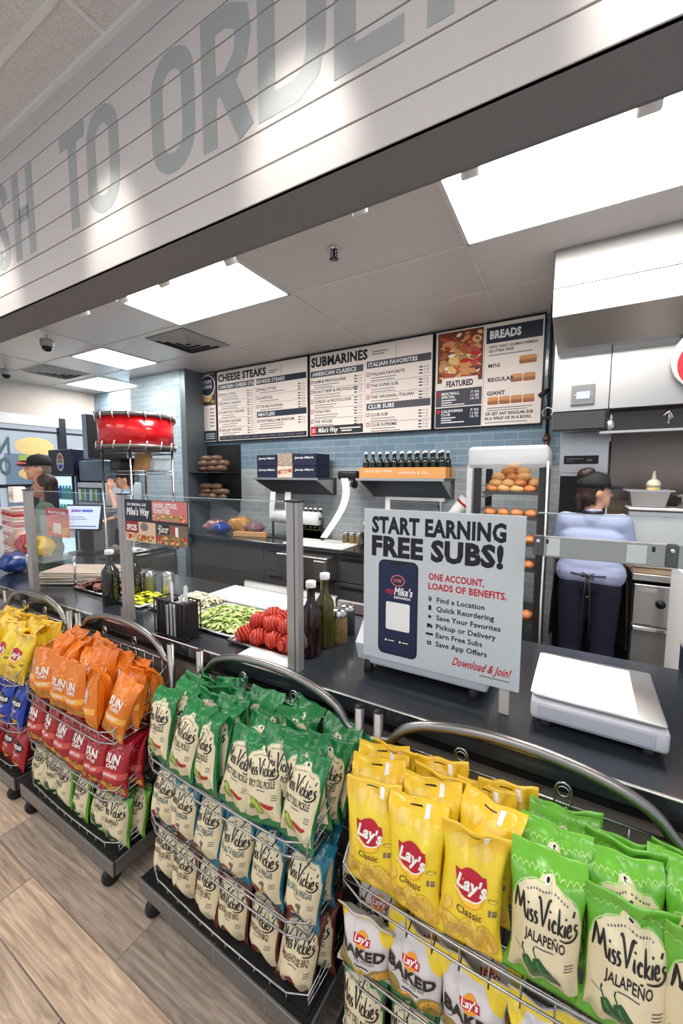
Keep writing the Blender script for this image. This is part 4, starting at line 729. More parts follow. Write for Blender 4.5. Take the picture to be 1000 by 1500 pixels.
# food pans
def food_pan(x, y, w, d, label, inner=.05, m=steelm):
    t = thing('food_pan', label, 'pan', (x, y, CT)); b = MB(); z = .012; q = .02
    o = [(-w, -d), (w, -d), (w, d), (-w, d)]; i_ = [(-w + q, -d + q), (w - q, -d + q), (w - q, d - q), (-w + q, d - q)]; lo = [(x_ * .94, y_ * .94) for x_, y_ in i_]
    b.add([(*p, z) for p in o] + [(*p, z) for p in i_] + [(*p, .003) for p in lo], [[k, (k + 1) % 4, 4 + (k + 1) % 4, 4 + k] for k in range(4)] + [[4 + k, 4 + (k + 1) % 4, 8 + (k + 1) % 4, 8 + k] for k in range(4)] + [[8, 9, 10, 11]], m); b.build('pan_body', t)
    b = MB(); b.tube([(*p, z) for p in o], .007, m, 6, True); b.build('rim', t)
food_pan(-1.495, 1.435, .19, .165, 'steel pan of shredded lettuce'); food_pan(-1.115, 1.385, .175, .15, 'steel pan of red tomatoes'); food_pan(-1.86, 1.505, .155, .165, 'steel pan of white sliced onion'); food_pan(-2.17, 1.42, .12, .11, 'steel pan of yellow peppers, behind the second post'); food_pan(-2.60, 1.47, .20, .13, 'steel tray of brown sliced meat, left of the dark bottles')
def heap(name, x, y, w, d, h, n, fn, mats_, label, cat):
    b = MB()
    for k in range(n):
        X = rnd.uniform(-w, w); Y = rnd.uniform(-d, d); f = (1 - (X / w) ** 2) * (1 - (Y / d) ** 2); Z = .008 + h * (f * .8 + .2) * rnd.uniform(.5, 1); fn(b, X, Y, Z, mats_[k % len(mats_)])
    o = tag(b.build(name, None, (x, y, CT)), label, cat); o['kind'] = 'stuff'
def shred(L, r, fl=.25):
    def f(b, X, Y, Z, m):
        a = rnd.uniform(0, 2 * PI); dx, dy = math.cos(a) * L, math.sin(a) * L; w = r; p = [(X - dx, Y - dy, Z), (X, Y, Z + L * fl), (X + dx, Y + dy, Z + rnd.uniform(-.3, .3) * L)]; nx, ny = -math.sin(a) * w, math.cos(a) * w
        vs = [];
        for q in p: vs += [(q[0] - nx, q[1] - ny, q[2]), (q[0] + nx, q[1] + ny, q[2] + w * .5)]
        b.add(vs + [(x_, y_, z_ - .002) for x_, y_, z_ in vs], [[0, 1, 3, 2], [2, 3, 5, 4], [6, 8, 9, 7], [8, 10, 11, 9]], m, True)
    return f
lm = [mat('lettuce_pale', srgb(206, 216, 130), .5), mat('lettuce_green', srgb(150, 184, 76), .5), mat('lettuce_deep', srgb(104, 146, 56), .5), mat('lettuce_yellow', srgb(226, 228, 160), .5)]
heap('shredded_lettuce', -1.495, 1.435, .165, .14, .05, 950, shred(.022, .006), lm, 'pale green shredded lettuce filling its steel pan', 'lettuce')
heap('sliced_onion', -1.86, 1.505, .13, .14, .03, 400, shred(.034, .006, .4), [mat('onion_white', srgb(240, 236, 206), .4), mat('onion_cream', srgb(226, 220, 180), .4)], 'white onion slivers filling the pan behind the fork holder', 'onion')
heap('banana_peppers', -2.17, 1.42, .09, .085, .035, 150, shred(.018, .009), [mat('pepper_yellow', srgb(222, 222, 40), .4), mat('pepper_lime', srgb(200, 210, 60), .4)], 'bright yellow pepper rings by the second post', 'peppers')
heap('sliced_meat', -2.60, 1.47, .17, .10, .04, 120, shred(.045, .022), [mat('cooked_meat', srgb(120, 70, 54), .45), mat('cooked_meat_dark', srgb(84, 46, 38), .45)], 'brown sliced meat on the tray left of the bottles', 'meat')
tomo = mat('tomato_skin', srgb(190, 54, 38), .4, coat=.15, var=.15, vscale=20); tomc = mat('tomato_cut', srgb(150, 30, 24), .4); TM = []
for k in range(3):
    b = MB(); n = 6; r = .046
    for s in range(n):
        q = (s - 2.5); rr = r * math.sqrt(max(.12, 1 - (q / 3.05) ** 2)); h = .0066
        b.lathe([(0, -h), (rr * .82, -h), (rr * .97, -h * .55), (rr, 0), (rr * .97, h * .55), (rr * .82, h), (0, h)], tomo, 18, M=RM(ry=R(90)) @ RM(rx=q * R(4 + 2 * k), t=(.002 * math.sin(s * 3 + k), .003 * math.sin(s * 2 + k), q * .0152)))
    TM.append(b.v and b)
tp = [(-.115, -.10), (-.035, -.105), (.045, -.10), (.125, -.10), (-.12, -.015), (-.04, -.02), (.04, -.015), (.12, -.02), (-.11, .07), (-.02, .07), (.06, .07), (.13, .075)]; tp2 = [(-.075, -.055), (.005, -.06), (.085, -.06), (-.07, .03), (.01, .025), (.09, .03)]; tm_o = [None] * 3; tk = 0
for lv, pts in enumerate((tp, tp2)):
    for k, (x, y) in enumerate(pts):
        q = tk % 3; tk += 1
        if tm_o[q] is None: o = tm_o[q] = TM[q].build('sliced_tomato')
        else: o = tm_o[q].copy(); COL.objects.link(o)
        o.location = (-1.115 + x, 1.385 + y, CT + .042 + .050 * lv); o.scale = (1.0, .92, .86); o.rotation_euler = (rnd.uniform(-.3, .3), R(-12) + rnd.uniform(-.2, .2), R(35) + rnd.uniform(-.5, .5))
        nc = 4 if lv == 0 else 3; tag(o, 'red sliced tomato, %s from left in the %s row, %s layer of the pan' % (ordw[k % nc], ('front', 'middle', 'back')[k // nc], ('lower', 'upper')[lv]), 'tomato', 'sliced tomatoes in the pan')
# cutting boards and paper
t = thing('cutting_board', 'big white cutting board on the counter behind the lettuce pan', 'cutting board', (-1.52, 1.79, CT)); b = MB(); b.box(-.38, -.16, 0, .40, .10, .02, mat('white_board', (.80, .80, .79), .45), .004); b.build('board', t); b = MB(); b.box(-.30, .10, 0, .40, .125, .06, steelm, .004); b.build('steel_fence', t)
t = thing('small_cutting_board', 'white board on the counter front edge below the tomatoes', 'cutting board', (-1.10, 1.19, CT)); b = MB(); b.box(-.06, -.04, 0, .19, .045, .012, mat('white_board', (1, 1, 1)), .004); b.build('board', t)
t = thing('board_holder', 'short steel fence right of the middle post, behind the shakers', 'steel fence', (-1.02, 1.86, CT)); b = MB(); b.box(-.06, -.02, 0, .20, .0, .065, steelm, .006); b.build('fence', t)
for k in range(9): b = MB(); b.box(-.24, -.13, 0, .24, .13, .009, mat('wrap_paper_%d' % (k % 3), srgb(*((196, 184, 168), (218, 206, 194), (176, 160, 146))[k % 3]), .8), .002); tag(b.build('wrap_paper_bundle', None, (-2.95 + rnd.uniform(-.02, .02), 1.50 + rnd.uniform(-.01, .01), CT + .0095 * k), .5 + rnd.uniform(-.06, .06)), 'bundle of sandwich wrapping paper, %s from the bottom of the stack by the left glass' % ordw[k], 'paper', 'wrapping paper stack')
# fork holder
t = thing('cutlery_caddy', 'black wire caddy holding white cutlery on the counter edge', 'caddy', (-1.565, 1.185, CT)); b = MB()
for z in (.01, .17):
    b.tube([(-.105, -.045, z), (.105, -.045, z), (.105, .045, z), (-.105, .045, z)], .004, blackm, 6, True)
for k in range(9): x = -.105 + .21 * k / 8; b.tube([(x, -.045, .01), (x, -.045, .17)], .0028, blackm, 6); b.tube([(x, .045, .01), (x, .045, .17)], .0028, blackm, 6)
b.build('wire_frame', t); b = MB(); b.box(-.10, -.04, .005, -.035, .04, .165, blackp, .004); b.box(.035, -.04, .005, .10, .04, .165, blackp, .004); b.build('bin', t); b = MB(); b.box(-.033, -.041, .005, .033, .04, .15, mat('clear_bin', (.85, .85, .85), .1, alpha=.35), .003); b.build('bin', t)
cut_w = mat('white_cutlery', (.80, .79, .77), .35); C0 = None
for k, (x, y, h, a) in enumerate(((-.016, -.01, .235, .03), (.066, .0, .225, -.04), (-.005, .018, .17, .06))):
    if C0 is None: b = MB(); b.prism([(-.007, 0), (.007, 0), (.006, .15), (.010, .19), (.009, .225), (0, .235), (-.009, .225), (-.010, .19), (-.006, .15)], -.0015, .0015, cut_w, Matrix(((1, 0, 0, 0), (0, 0, -1, 0), (0, 1, 0, 0), (0, 0, 0, 1)))); C0 = b.build('plastic_fork'); o = C0
    else: o = C0.copy(); COL.objects.link(o)
    o.location = (-1.565 + x, 1.185 + y, CT + .02 - (.235 - h)); o.rotation_euler = (a, a * .7, .4 * k); tag(o, 'white plastic fork, %s in the black caddy' % ('tallest one at the centre', 'one in the right bin', 'short one behind the tallest')[k], 'fork', 'white forks in the caddy')
# red spice signs
t = thing('spice_sign', 'four-picture sandwich sign hanging on the sneeze guard by the second post', 'sign', (-1.905, 1.165, 1.325)); b = MB(); b.box(0, 0, 0, .46, .004, .205, blackp, .001); gr = mat('sign_green', srgb(130, 160, 60), .5); wh = inkw; dkr = mat('sign_dark_red', srgb(140, 24, 36), .5)
D = [rect(.0, .105, .205, .205, navyb), T('AN ORIGINAL SUB', .02, .175, .012, wh, .15, b=.03), T("Mike's Way", .015, .13, .034, wh, .175, b=.035, sh=.1), rect(.213, .11, .458, .203, mat('sign_rose', srgb(206, 120, 116), .5)), T('ONIONS, LETTUCE,', .222, .172, .02, wh, .17, b=.035), T('TOMATOES', .222, .146, .02, wh, .12, b=.035)]
D += blobs(.215, .108, .456, .15, [gr, tomp, chees, gr, lett], 40, .005, .012) + [rect(.0, .0, .235, .098, mat('sign_beige', srgb(214, 186, 160), .5)), rect(.0, .042, .105, .098, dkr, 2), T('SPICES', .012, .055, .026, wh, .08, b=.04)] + blobs(.002, .0, .233, .045, [tomp, gr, chees, tomp, lett], 60, .005, .013, 3) + [oval(.15, .075, .03, .02, inkg, 3)]
D += [rect(.242, .0, .458, .096, mat('sign_taupe', srgb(120, 100, 84), .5)), rect(.245, .05, .335, .095, blackp, 2), T('THE', .255, .082, .009, wh, b=.03), T('"JUICE"', .253, .058, .02, wh, .075, b=.035), rect(.35, .05, .365, .09, tomp, 2), rect(.375, .045, .395, .088, wh, 2)] + blobs(.244, .0, .456, .05, [tomp, gr, chees, tomp, lett], 60, .005, .013, 3)
b.design(D, facing(0, 0, 0, .0003)); b.build('panel', t); b = MB(); b.box(.0, .004, .09, .46, .008, .20, mat('clear_bin', (1, 1, 1))); b.build('backing', t)
# ================================================================ wire shelving with the red drum
RX, RY = -3.53, 1.98
t = thing('wire_shelving', 'chrome wire shelving unit under the red drum', 'shelving', (RX, RY, 0)); RW, RDp = .40, .40
for x in (0, RW):
    for y in (0, RDp): b = MB(); b.tube([(x, y, .02), (x, y, 1.87)], .011, chrome, 10); b.build('post', t)
for z in (1.86, 1.68, 1.35, 1.0, .5):
    b = MB()
    for zz_ in (z, z - .03): b.tube([(0, 0, zz_), (RW, 0, zz_), (RW, RDp, zz_), (0, RDp, zz_)], .005, wirem, 6, True)
    for k in range(1, 13): x = RW * k / 13; b.tube([(x, 0, z), (x, RDp, z)], .0028, wirem, 5)
    b.tube([(RW * k / 24, 0, z - (.0 if k % 2 else .03)) for k in range(25)], .0028, wirem, 5); b.build('shelf', t)
t = thing('red_drum', 'red drum with chrome hoops on top of the wire shelving', 'drum', (RX + RW / 2, RY + RDp / 2, 1.868)); drm = mat('drum_red', srgb(206, 14, 24), .22, coat=.6); b = MB(); DR, DH = .298, .29
b.lathe([(DR, .02), (DR, DH - .02)], drm, 48); b.build('shell', t)
b = MB(); b.lathe([(0, DH - .004), (DR - .004, DH - .004), (DR, DH - .014)], white, 48); b.build('drum_head', t); b = MB(); b.lathe([(DR, .014), (DR - .004, .004), (0, .004)], white, 48); b.build('drum_head', t)
for z in (.0, DH - .03): b = MB(); b.lathe([(DR + .004, z), (DR + .014, z), (DR + .016, z + .03), (DR + .004, z + .03)], mat('drum_hoop_dark', (.20, .17, .16), .35, .5), 48); b.build('hoop', t)
for k in range(16):
    a = 2 * PI * k / 16; rr = DR + .018
    for z, s in ((DH, -1), (0, 1)): b = MB(); b.tube([(rr * math.cos(a), rr * math.sin(a), z + .012 * -s), (rr * math.cos(a + .05), rr * math.sin(a + .05), z + s * .055)], .0065, chrome, 6); b.build('tension_claw', t)
b = MB(); b.box(-.02, -DR - .006, .09, .02, -DR + .004, .26, inkw, .004, M=RM(rz=R(-48))); b.build('name_plate', t)
t = thing('paper_bag', 'brown paper carrier bag on the wire shelving', 'bag', (RX + .25, RY + .22, 1.682)); b = MB(); b.add([(-.07, -.06, 0), (.07, -.06, 0), (.07, .06, 0), (-.07, .06, 0), (-.075, -.03, .155), (.075, -.02, .165), (.072, .03, .15), (-.07, .04, .16)], [[3, 2, 1, 0], [0, 1, 5, 4], [1, 2, 6, 5], [2, 3, 7, 6], [3, 0, 4, 7]], kraft); b.build('bag_body', t); b = MB(); b.tube(smooth([(-.03, 0, .15), (-.02, 0, .17), (.02, 0, .17), (.03, 0, .15)], 4), .004, kraft, 6); b.build('handle', t)
t = thing('black_crate', 'black box on the left of the wire shelving', 'box', (RX + .09, RY + .17, 1.682)); b = MB(); b.box(-.08, -.12, 0, .08, .12, .09, blackp, .012, seg=2); b.build('box_body', t); b = MB(); b.box(-.083, -.123, .09, .083, .123, .11, mat('lid_dark', (.04, .03, .03), .4), .01); b.build('lid', t)
t = thing('white_container', 'pale container at the right of the wire shelving', 'container', (RX + .33, RY + .31, 1.682)); b = MB(); b.box(-.06, -.08, 0, .06, .08, .10, mat('pale_tub', srgb(210, 224, 232), .3), .015, seg=2); b.build('tub', t); b = MB(); b.box(-.063, -.083, .10, .063, .083, .11, white, .005); b.build('lid', t)

# ================================================================ chip racks
ring_m = wirem
def rack(label, cx, y, rz, h=.915):
    t = thing('chip_rack', label, 'chip rack', (cx, y, 0), rz, 'wire chip racks along the counter'); w = .385
    for s in (-1, 1): b = MB(); b.tube([(s * w, 0, .10), (s * w, 0, h)], .0155, tubem, 14); b.lathe([(.0155, 0), (.013, .004), (0, .004)], blackm, 14, (s * w, 0, h)); b.build('post', t)
    b = MB(); P = [(-w, 0, .80), (-w + .025, 0, .838), (-w + .09, 0, .885), (-.22, 0, .915), (-.08, 0, .937), (.08, 0, .937), (.22, 0, .915), (w - .09, 0, .885), (w - .025, 0, .838), (w, 0, .80)]
    P = [(-w, 0, .828), (-w + .04, 0, .835)] + [((w - .06) * math.sin(a), 0, .845 + .105 * math.cos(a)) for a in [R(-78 + 12 * k) for k in range(14)]] + [(w - .04, 0, .835), (w, 0, .828)]
    b.tube(smooth(P, 3), .0145, tubem, 12); b.build('handle_arch', t)
    for z, bk in ((.597, .235), (.352, .12), (.125, .12)):
        b = MB(); f = -.275; bow = lambda x: f - .012 * math.cos(PI * x / (2 * w)); X = [-w + .02 + (2 * w - .04) * k / 12 for k in range(13)]; q = w - .02
        b.tube([(-w + .005, 0, z + bk), (-q, f + .02, z + .05)] + [(x, bow(x), z + .042) for x in X[1:-1]] + [(q, f + .02, z + .05), (w - .005, 0, z + bk)], .0032, wirem, 6)
        b.tube([(-q, -.02, z), (-q, f + .02, z)] + [(x, bow(x) + .003, z - .002) for x in X[1:-1]] + [(q, f + .02, z), (q, -.02, z)], .0034, wirem, 6)
        for k, x in enumerate(X): b.tube([(x, bow(x) if 0 < k < 12 else f + .02, z + .044), (x, (bow(x) if 0 < k < 12 else f + .02) + .003, z - .02), (x, -.02, z - .004)], .0018, wirem, 5)
        for s in (-1, 1):
            for k in range(1, 5): yy = f + .02 + (.26) * k / 5; zz_ = z + .05 + (bk - .05) * k / 5; b.tube([(s * q, yy, z), (s * (q + .004 * k / 2), yy, zz_)], .0024, wirem, 5)
            for r_ in (.35, .7): b.tube([(s * q, f + .02, z + .05 * r_), (s * w, 0, z + bk * r_)], .0026, wirem, 5)
        for k in range(6): yy = -.02 - .045 * k; b.tube([(-q, yy, z - .004), (q, yy, z - .004)], .0026, wirem, 5)
        b.tube([(-w, 0, z + bk), (w, 0, z + bk)], .004, wirem, 6); b.tube([(-w, 0, z + .01), (w, 0, z + .01)], .0035, wirem, 6)
        for k in range(1, 12): x = -w + 2 * w * k / 12; b.tube([(x, 0, z + .01), (x, 0, z + bk)], .0022, wirem, 5)
        b.build('basket', t)
    for x in (-.13, .12): b = MB(); b.tube([(x - .018, 0, .80)] + [(x + .018 * math.cos(a), -.002, .868 + .02 * math.sin(a)) for a in [R(180 - 22.5 * k) for k in range(9)]] + [(x + .018, 0, .80)], .0028, wirem, 6); b.tube([(x + .013 * math.cos(2 * PI * k / 14), -.003, .866 + .013 * math.sin(2 * PI * k / 14)) for k in range(14)], .0022, wirem, 5, True); b.build('label_loop', t)
    b = MB(); b.box(-w - .01, -.295, .075, w + .01, .02, .135, blackm, .004); b.box(-w + .01, -.27, .135, w - .01, .0, .14, blackp); b.build('base_tray', t)
    b = MB(); b.box(-w - .012, -.302, .082, w + .012, -.293, .142, mat('base_strip_steel', (.27, .265, .26), .35, .8), .002)
    for x in (-.2, .02, .24): b.box(x, -.3025, .08, x + .002, -.2925, .146, steelm)
    b.build('front_strip', t); b = MB(); b.box(w + .008, -.29, .082, w + .014, .0, .14, mat('base_strip_steel', (1, 1, 1))); b.build('side_strip', t)
    for sx in (-1, 1):
        for sy in (-.265, -.02): b = MB(); b.box(sx * (w - .05) - .018, sy - .02, .05, sx * (w - .05) + .018, sy + .03, .078, blackp, .006); c = b.build('caster', t); b = MB(); b.lathe([(.010, -.013), (.036, -.013), (.038, -.006), (.038, .006), (.036, .013), (.010, .013)], blackp, 18, M=RM(ry=PI / 2, t=(sx * (w - .05), sy - .008, .0385))); b.build('wheel', c)
    return t
RK = {1: (-2.715, 1.085, 0.), 2: (-1.865, 1.085, -.012), 3: (-.932, 1.085, -.035), 4: (-.098, 1.075, 0.)}
rack('wire rack of yellow, blue and red bags, farthest left of the four', *RK[1]); rack('wire rack of orange and red bags, second from the left', *RK[2]); rack('wire rack full of dark green bags, second from the right', *RK[3]); rack('wire rack of yellow and bright green bags, nearest and rightmost', *RK[4])

# ---------------------------------------------------------------- chip bags
def foil(n, c, var=.05, rough=.30): return mat(n, c, rough, .0, coat=.45, bump=.5, bscale=22, var=var, vscale=12)
yel = foil('foil_yellow', srgb(240, 208, 44)); yel2 = foil('foil_deep_yellow', srgb(242, 196, 46)); lime = foil('foil_lime', srgb(104, 176, 48)); grn = foil('foil_green', srgb(24, 118, 58)); crm = foil('foil_cream', srgb(226, 212, 174), .03, .4); teal = foil('foil_teal', srgb(20, 106, 128)); brn = foil('foil_brown', srgb(112, 52, 44))
org = foil('foil_orange', srgb(228, 122, 26)); redf = foil('foil_red', srgb(168, 22, 36)); bluf = foil('foil_blue', srgb(24, 60, 168)); gryw = foil('foil_white', srgb(214, 208, 206), .02); silv = foil('foil_silver', srgb(188, 186, 186), .03); dgr = foil('foil_dark_green', srgb(50, 104, 44))
pr = lambda n, c: mat('print_' + n, srgb(*c), .35, coat=.2)
lred = pr('banner_red', (186, 14, 44)); lor = pr('sun_orange', (238, 150, 30)); pk = pr('ink_black', (26, 18, 20)); pw = pr('white_ink', (244, 240, 232)); potato = pr('potato', (240, 204, 92)); potat2 = pr('potato_shade', (224, 172, 50)); pgr = pr('pepper_green', (24, 84, 40)); pgl = pr('pepper_light', (90, 140, 60)); pick = pr('pickle', (112, 138, 40)); chil = pr('chili', (170, 40, 34)); bbq = pr('bbq_red', (150, 52, 34)); bbq2 = pr('bbq_dark', (96, 44, 34)); tealt = pr('teal_ink', (24, 90, 104)); scal = pr('lime_pale', (170, 212, 120)); gsc = pr('green_pale', (96, 168, 110)); olive = pr('chip_olive', (150, 128, 56)); gray_i = pr('grey_ink', (110, 100, 96)); tsc = pr('teal_pale', (110, 170, 180)); bsc = pr('brown_pale', (170, 120, 100)); gold = pr('gold', (226, 170, 60)); oyel = pr('orange_light', (246, 176, 70)); redl = pr('red_light', (210, 90, 80)); blul = pr('blue_light', (90, 140, 220)); potsh = pr('yellow_shade', (220, 168, 20))
MV = [[(0, 0), (.07, .55), (.16, 1.0)], [(.16, 1.0), (.28, .40), (.32, .34), (.5, 1.0)], [(.5, 1.0), (.55, .4), (.66, 0)], [(.76, .5), (.75, .1), (.82, .0)], [(1.04, .46), (.93, .5), (.9, .36), (1.02, .22), (1.0, .04), (.86, .03)], [(1.28, .46), (1.17, .5), (1.14, .36), (1.26, .22), (1.24, .04), (1.10, .03)],
      [(1.30, 1.02), (1.42, 1.0), (1.58, .0)], [(1.58, .0), (1.72, .6), (1.86, 1.05), (2.0, 1.1)], [(1.92, .5), (1.91, .1), (1.98, .0)], [(2.28, .40), (2.18, .5), (2.08, .25), (2.16, .02), (2.3, .10)], [(2.40, 1.0), (2.40, .5), (2.39, 0)], [(2.62, .5), (2.43, .22), (2.66, 0)], [(2.74, .5), (2.73, .1), (2.8, 0)], [(2.88, .24), (3.04, .30), (3.0, .5), (2.88, .40), (2.88, .10), (3.0, .0), (3.12, .12)], [(3.16, 1.0), (3.12, .78)], [(3.38, .46), (3.27, .5), (3.24, .36), (3.36, .22), (3.34, .02), (3.14, -.16), (2.8, -.22), (2.5, -.16)]]
def script(x, y, w, m, slope=0., l=4):
    k = w / 3.4; out = []
    for g in MV:
        p = smooth([(a, c) for a, c in g], 4) if len(g) > 2 else g; n = len(p)
        out.append(stroke([(x + q[0] * k, y + q[1] * k * 1.08 + slope * q[0] * k) for q in p], [k * (.060 + .075 * math.sin(PI * (i + .3) / n)) for i in range(n)], m, l))
    for a, c in ((.77, .72), (1.94, .74), (2.76, .72)): out.append(oval(x + a * k, y + c * k * 1.08, k * .06, k * .06, m, l, 8))
    return out
BW, BHt = .15, .25
def cubics(D): return D
def d_lays(sub='Classic'):
    D = [oval(0, .135, .037, .037, lor, 1), oval(0, .131, .033, .030, pr('sun_yellow', (250, 200, 60)), 1.5)]
    D += [oval(0, .146, .037, .031, lred, 2, 28, -.15), poly([(-.042, .168), (.036, .166), (.041, .142), (-.036, .140)], lred, 2.1), stroke(smooth([(-.040, .128), (-.015, .113), (.015, .116), (.040, .132)], 4), .003, pw, 2.5), T("Lay's", -.037, .135, .027, pw, .074, 'l', .04, .12, 4, -.10)]
    D += [T(sub, -.03, .083, .014, bbq2, .062, b=.01, l=3), oval(.055, .125, .012, .004, gray_i, 2), oval(.055, .125, .010, .003, yel, 2.5), rect(.046, .095, .052, .108, gray_i, 2), rect(.055, .096, .066, .102, gray_i, 2), rect(.055, .104, .066, .107, gray_i, 2)]
    for k, (x, y, r) in enumerate(((-.045, .045, .034), (.0, .055, .03), (.042, .04, .036), (.01, .022, .03), (-.055, .085, .018), (-.03, .02, .02))): D += [oval(x, y, r, r * .72, potat2, 1 + k * .05, 20, k), oval(x, y + .002, r * .92, r * .62, potato, 1.02 + k * .05, 20, k)]
    D += [oval(-.035, .215, .022, .014, potato, 1, 16, .4), oval(.02, .208, .026, .015, potato, 1.1, 16, -.3), rect(.018, .222, .03, .243, pw, 2), rect(-.02, .236, .012, .2385, pk, 2)]
    return D, yel, yel2, yel
def d_baked():
    D = [poly([(-.075, .22), (-.075, .16), (-.03, .22)], yel, 1), poly([(.075, .22), (.01, .22), (.075, .14)], yel, 1), rect(-.08, .205, .08, .22, yel, 1)]
    D += [oval(.0, .158, .018, .019, lor, 2), poly([(-.024, .168), (.022, .166), (.024, .150), (-.022, .150)], lred, 3), T("Lay's", 0, .154, .013, pw, .038, 'c', .03, .1, 4), T('BAKED', 0, .108, .030, pk, .130, 'c', .045, 0, 4), T('65% LESS FAT', .01, .094, .0085, gray_i, .06, 'c', .02), oval(-.055, .104, .013, .011, pk, 2), oval(-.055, .104, .011, .009, silv, 3), rect(-.02, .078, .025, .082, pk, 2)]
    for k, (x, y) in enumerate(((-.05, .05), (.05, .048), (0, .04), (-.03, .025), (.035, .02))): D += [oval(x, y, .030, .036, olive if k % 3 < 2 else gold, 1 + .05 * k, 18, .5 * k), oval(x + .003, y + .004, .022, .026, gold if k % 2 else olive, 1.02 + .05 * k, 18, .5 * k)]
    return D, gryw, gryw, gryw
def d_mv(flavor, ftop, sc, art, body, fm=None):
    """cream shield between a coloured top band and coloured lower corners"""
    pts = [(-.070, .04)]
    pts = [(-.066, .02), (.066, .02), (.0725, .06), (.0725, .158), (.064, .186), (.044, .205), (.018, .213), (.010, .224), (-.010, .224), (-.018, .213), (-.044, .205), (-.064, .186), (-.0725, .158), (-.0725, .06)]
    D = [poly(pts, crm, 1), stroke(smooth([(-.071, .163), (-.060, .192), (-.038, .209), (0, .215), (.038, .209), (.060, .192), (.071, .163)], 4), .0022, sc, 1.6), oval(0, .218, .006, .006, pw, 3), oval(.001, .2185, .0035, .0035, pk, 4)]
    D += [stroke([(-.073 + .146 * k / 96, .221 + .006 * abs(math.sin(k * PI / 8))) for k in range(97)], .0016, sc, 1.4)]
    D += [rect(-.04 + .006 * k, .201 - .00035 * (k - 6.5) ** 2 * .5, -.0365 + .006 * k, .2045 - .00035 * (k - 6.5) ** 2 * .5, gray_i, 2) for k in range(14)]
    D += script(-.066, .147, .130, pk, -.0)
    D += [T(flavor, 0, .114, .0185, fm or pk, .108 if len(flavor) > 9 else .084, 'c', .02, 0, 4), rect(-.018, .104, .02, .107, gray_i, 2)] + [rect(.043, .092 - .006 * k, .062, .0945 - .006 * k, gray_i, 2) for k in range(3)] + [rect(-.063, .085, -.045, .087, gray_i, 2)]
    D += art(); return D, body, ftop, body
def a_jal():
    o = []
    for (x0, y0, s) in ((-.040, .080, .95), (-.016, .084, 1.2)):
        p = smooth([(x0, y0), (x0 + .012 * s, y0 - .018 * s), (x0 + .026 * s, y0 - .030 * s), (x0 + .044 * s, y0 - .034 * s)], 5); n = len(p)
        o += [stroke(p, [.027 * s * max(.3, math.sin(PI * (i + 3) / (n + 4))) for i in range(n)], pgr, 3), stroke([(a - .002, c + .002) for a, c in p[2:-3]], .003, pgl, 3.5), stroke([(x0, y0), (x0 - .006, y0 + .012), (x0 - .004, y0 + .02)], .003, pgr, 3)]
    return o
def a_pick():
    p = smooth([(-.04, .086), (-.02, .07), (0, .052), (.008, .040)], 5); n = len(p); q = smooth([(.0, .074), (.02, .066), (.038, .060), (.052, .064)], 5)
    return [stroke(p, [.026 * max(.4, math.sin(PI * (i + 1.5) / (n + 2))) for i in range(n)], pick, 3), stroke(p[2:-2], .012, pr('pickle_pale', (170, 186, 80)), 3.4), stroke(q, [.012 * math.sin(PI * (i + 1) / (len(q) + 1)) + .002 for i in range(len(q))], chil, 3), oval(-.03, .06, .012, .010, pick, 3.2)]
def a_vin(): return [oval(-.012, .056, .020, .016, bbq, 3, 18, .3), oval(.014, .052, .018, .014, potat2, 3.1), oval(-.034, .052, .012, .010, bbq2, 3.2), stroke([(.018, .064), (.020, .082), (.020, .092)], .008, gray_i, 3.3), oval(.014, .086, .011, .007, gray_i, 3.2)]
def a_bbq(): return [oval(0, .056, .024, .020, bbq2, 3, 18, .2), oval(.002, .056, .018, .014, bbq, 3.2), oval(-.002, .060, .010, .006, chil, 3.4)]
def d_sun(body, dark, lite):
    D = [stroke(smooth([(-.03, .150), (-.02, .182), (.01, .188), (.034, .170), (.034, .145)], 5), .004, oyel if body is org else redl, 1)] + [stroke([(.0 + .047 * math.cos(a), .158 + .047 * math.sin(a)), (.0 + .058 * math.cos(a), .158 + .058 * math.sin(a))], .0045, oyel if body is org else redl, 1) for a in [R(10 + 20 * k) for k in range(9)]]
    D += [T('SUN', 0, .140, .034, pw, .082, 'c', .045, .06, 4), T('CHIPS', .004, .120, .014, pw, .06, 'c', .04, .06, 4), rect(-.075, .078, .075, .104, lite, 1), T('HARVEST' if body is org else 'GARDEN SALSA', 0, .086, .011, pw, .085, 'c', .03, .05, 4)]
    for k in range(6): x = -.05 + .02 * k; y = .035 + .014 * math.sin(k * 2.3); D += [rrect(x - .017, y - .014, x + .017, y + .014, .005, gold, 2 + .05 * k), rect(x - .013, y - .003, x + .013, y - .001, bbq, 2.02 + .05 * k), rect(x - .013, y + .005, x + .013, y + .007, bbq, 2.02 + .05 * k)]
    return D, body, body, body
def d_dor(body, blue):
    D = [poly([(-.07, .14), (.0, .175), (.07, .15), (.06, .115), (-.06, .115)], pk, 1), T('Doritos', 0, .128, .026, pw, .122, 'c', .035, .15, 4, .06), T('COOL RANCH' if blue else 'NACHO CHEESE', 0, .096, .010, pw, .075, 'c', .03, 0, 4), poly([(-.03, .03), (.045, .04), (.0, .088)], gold, 2), poly([(-.05, .05), (.01, .022), (-.01, .075)], lor, 2.2), poly([(-.012, .2), (.012, .2), (0, .182)], lor, 2)]
    return D, body, body, body
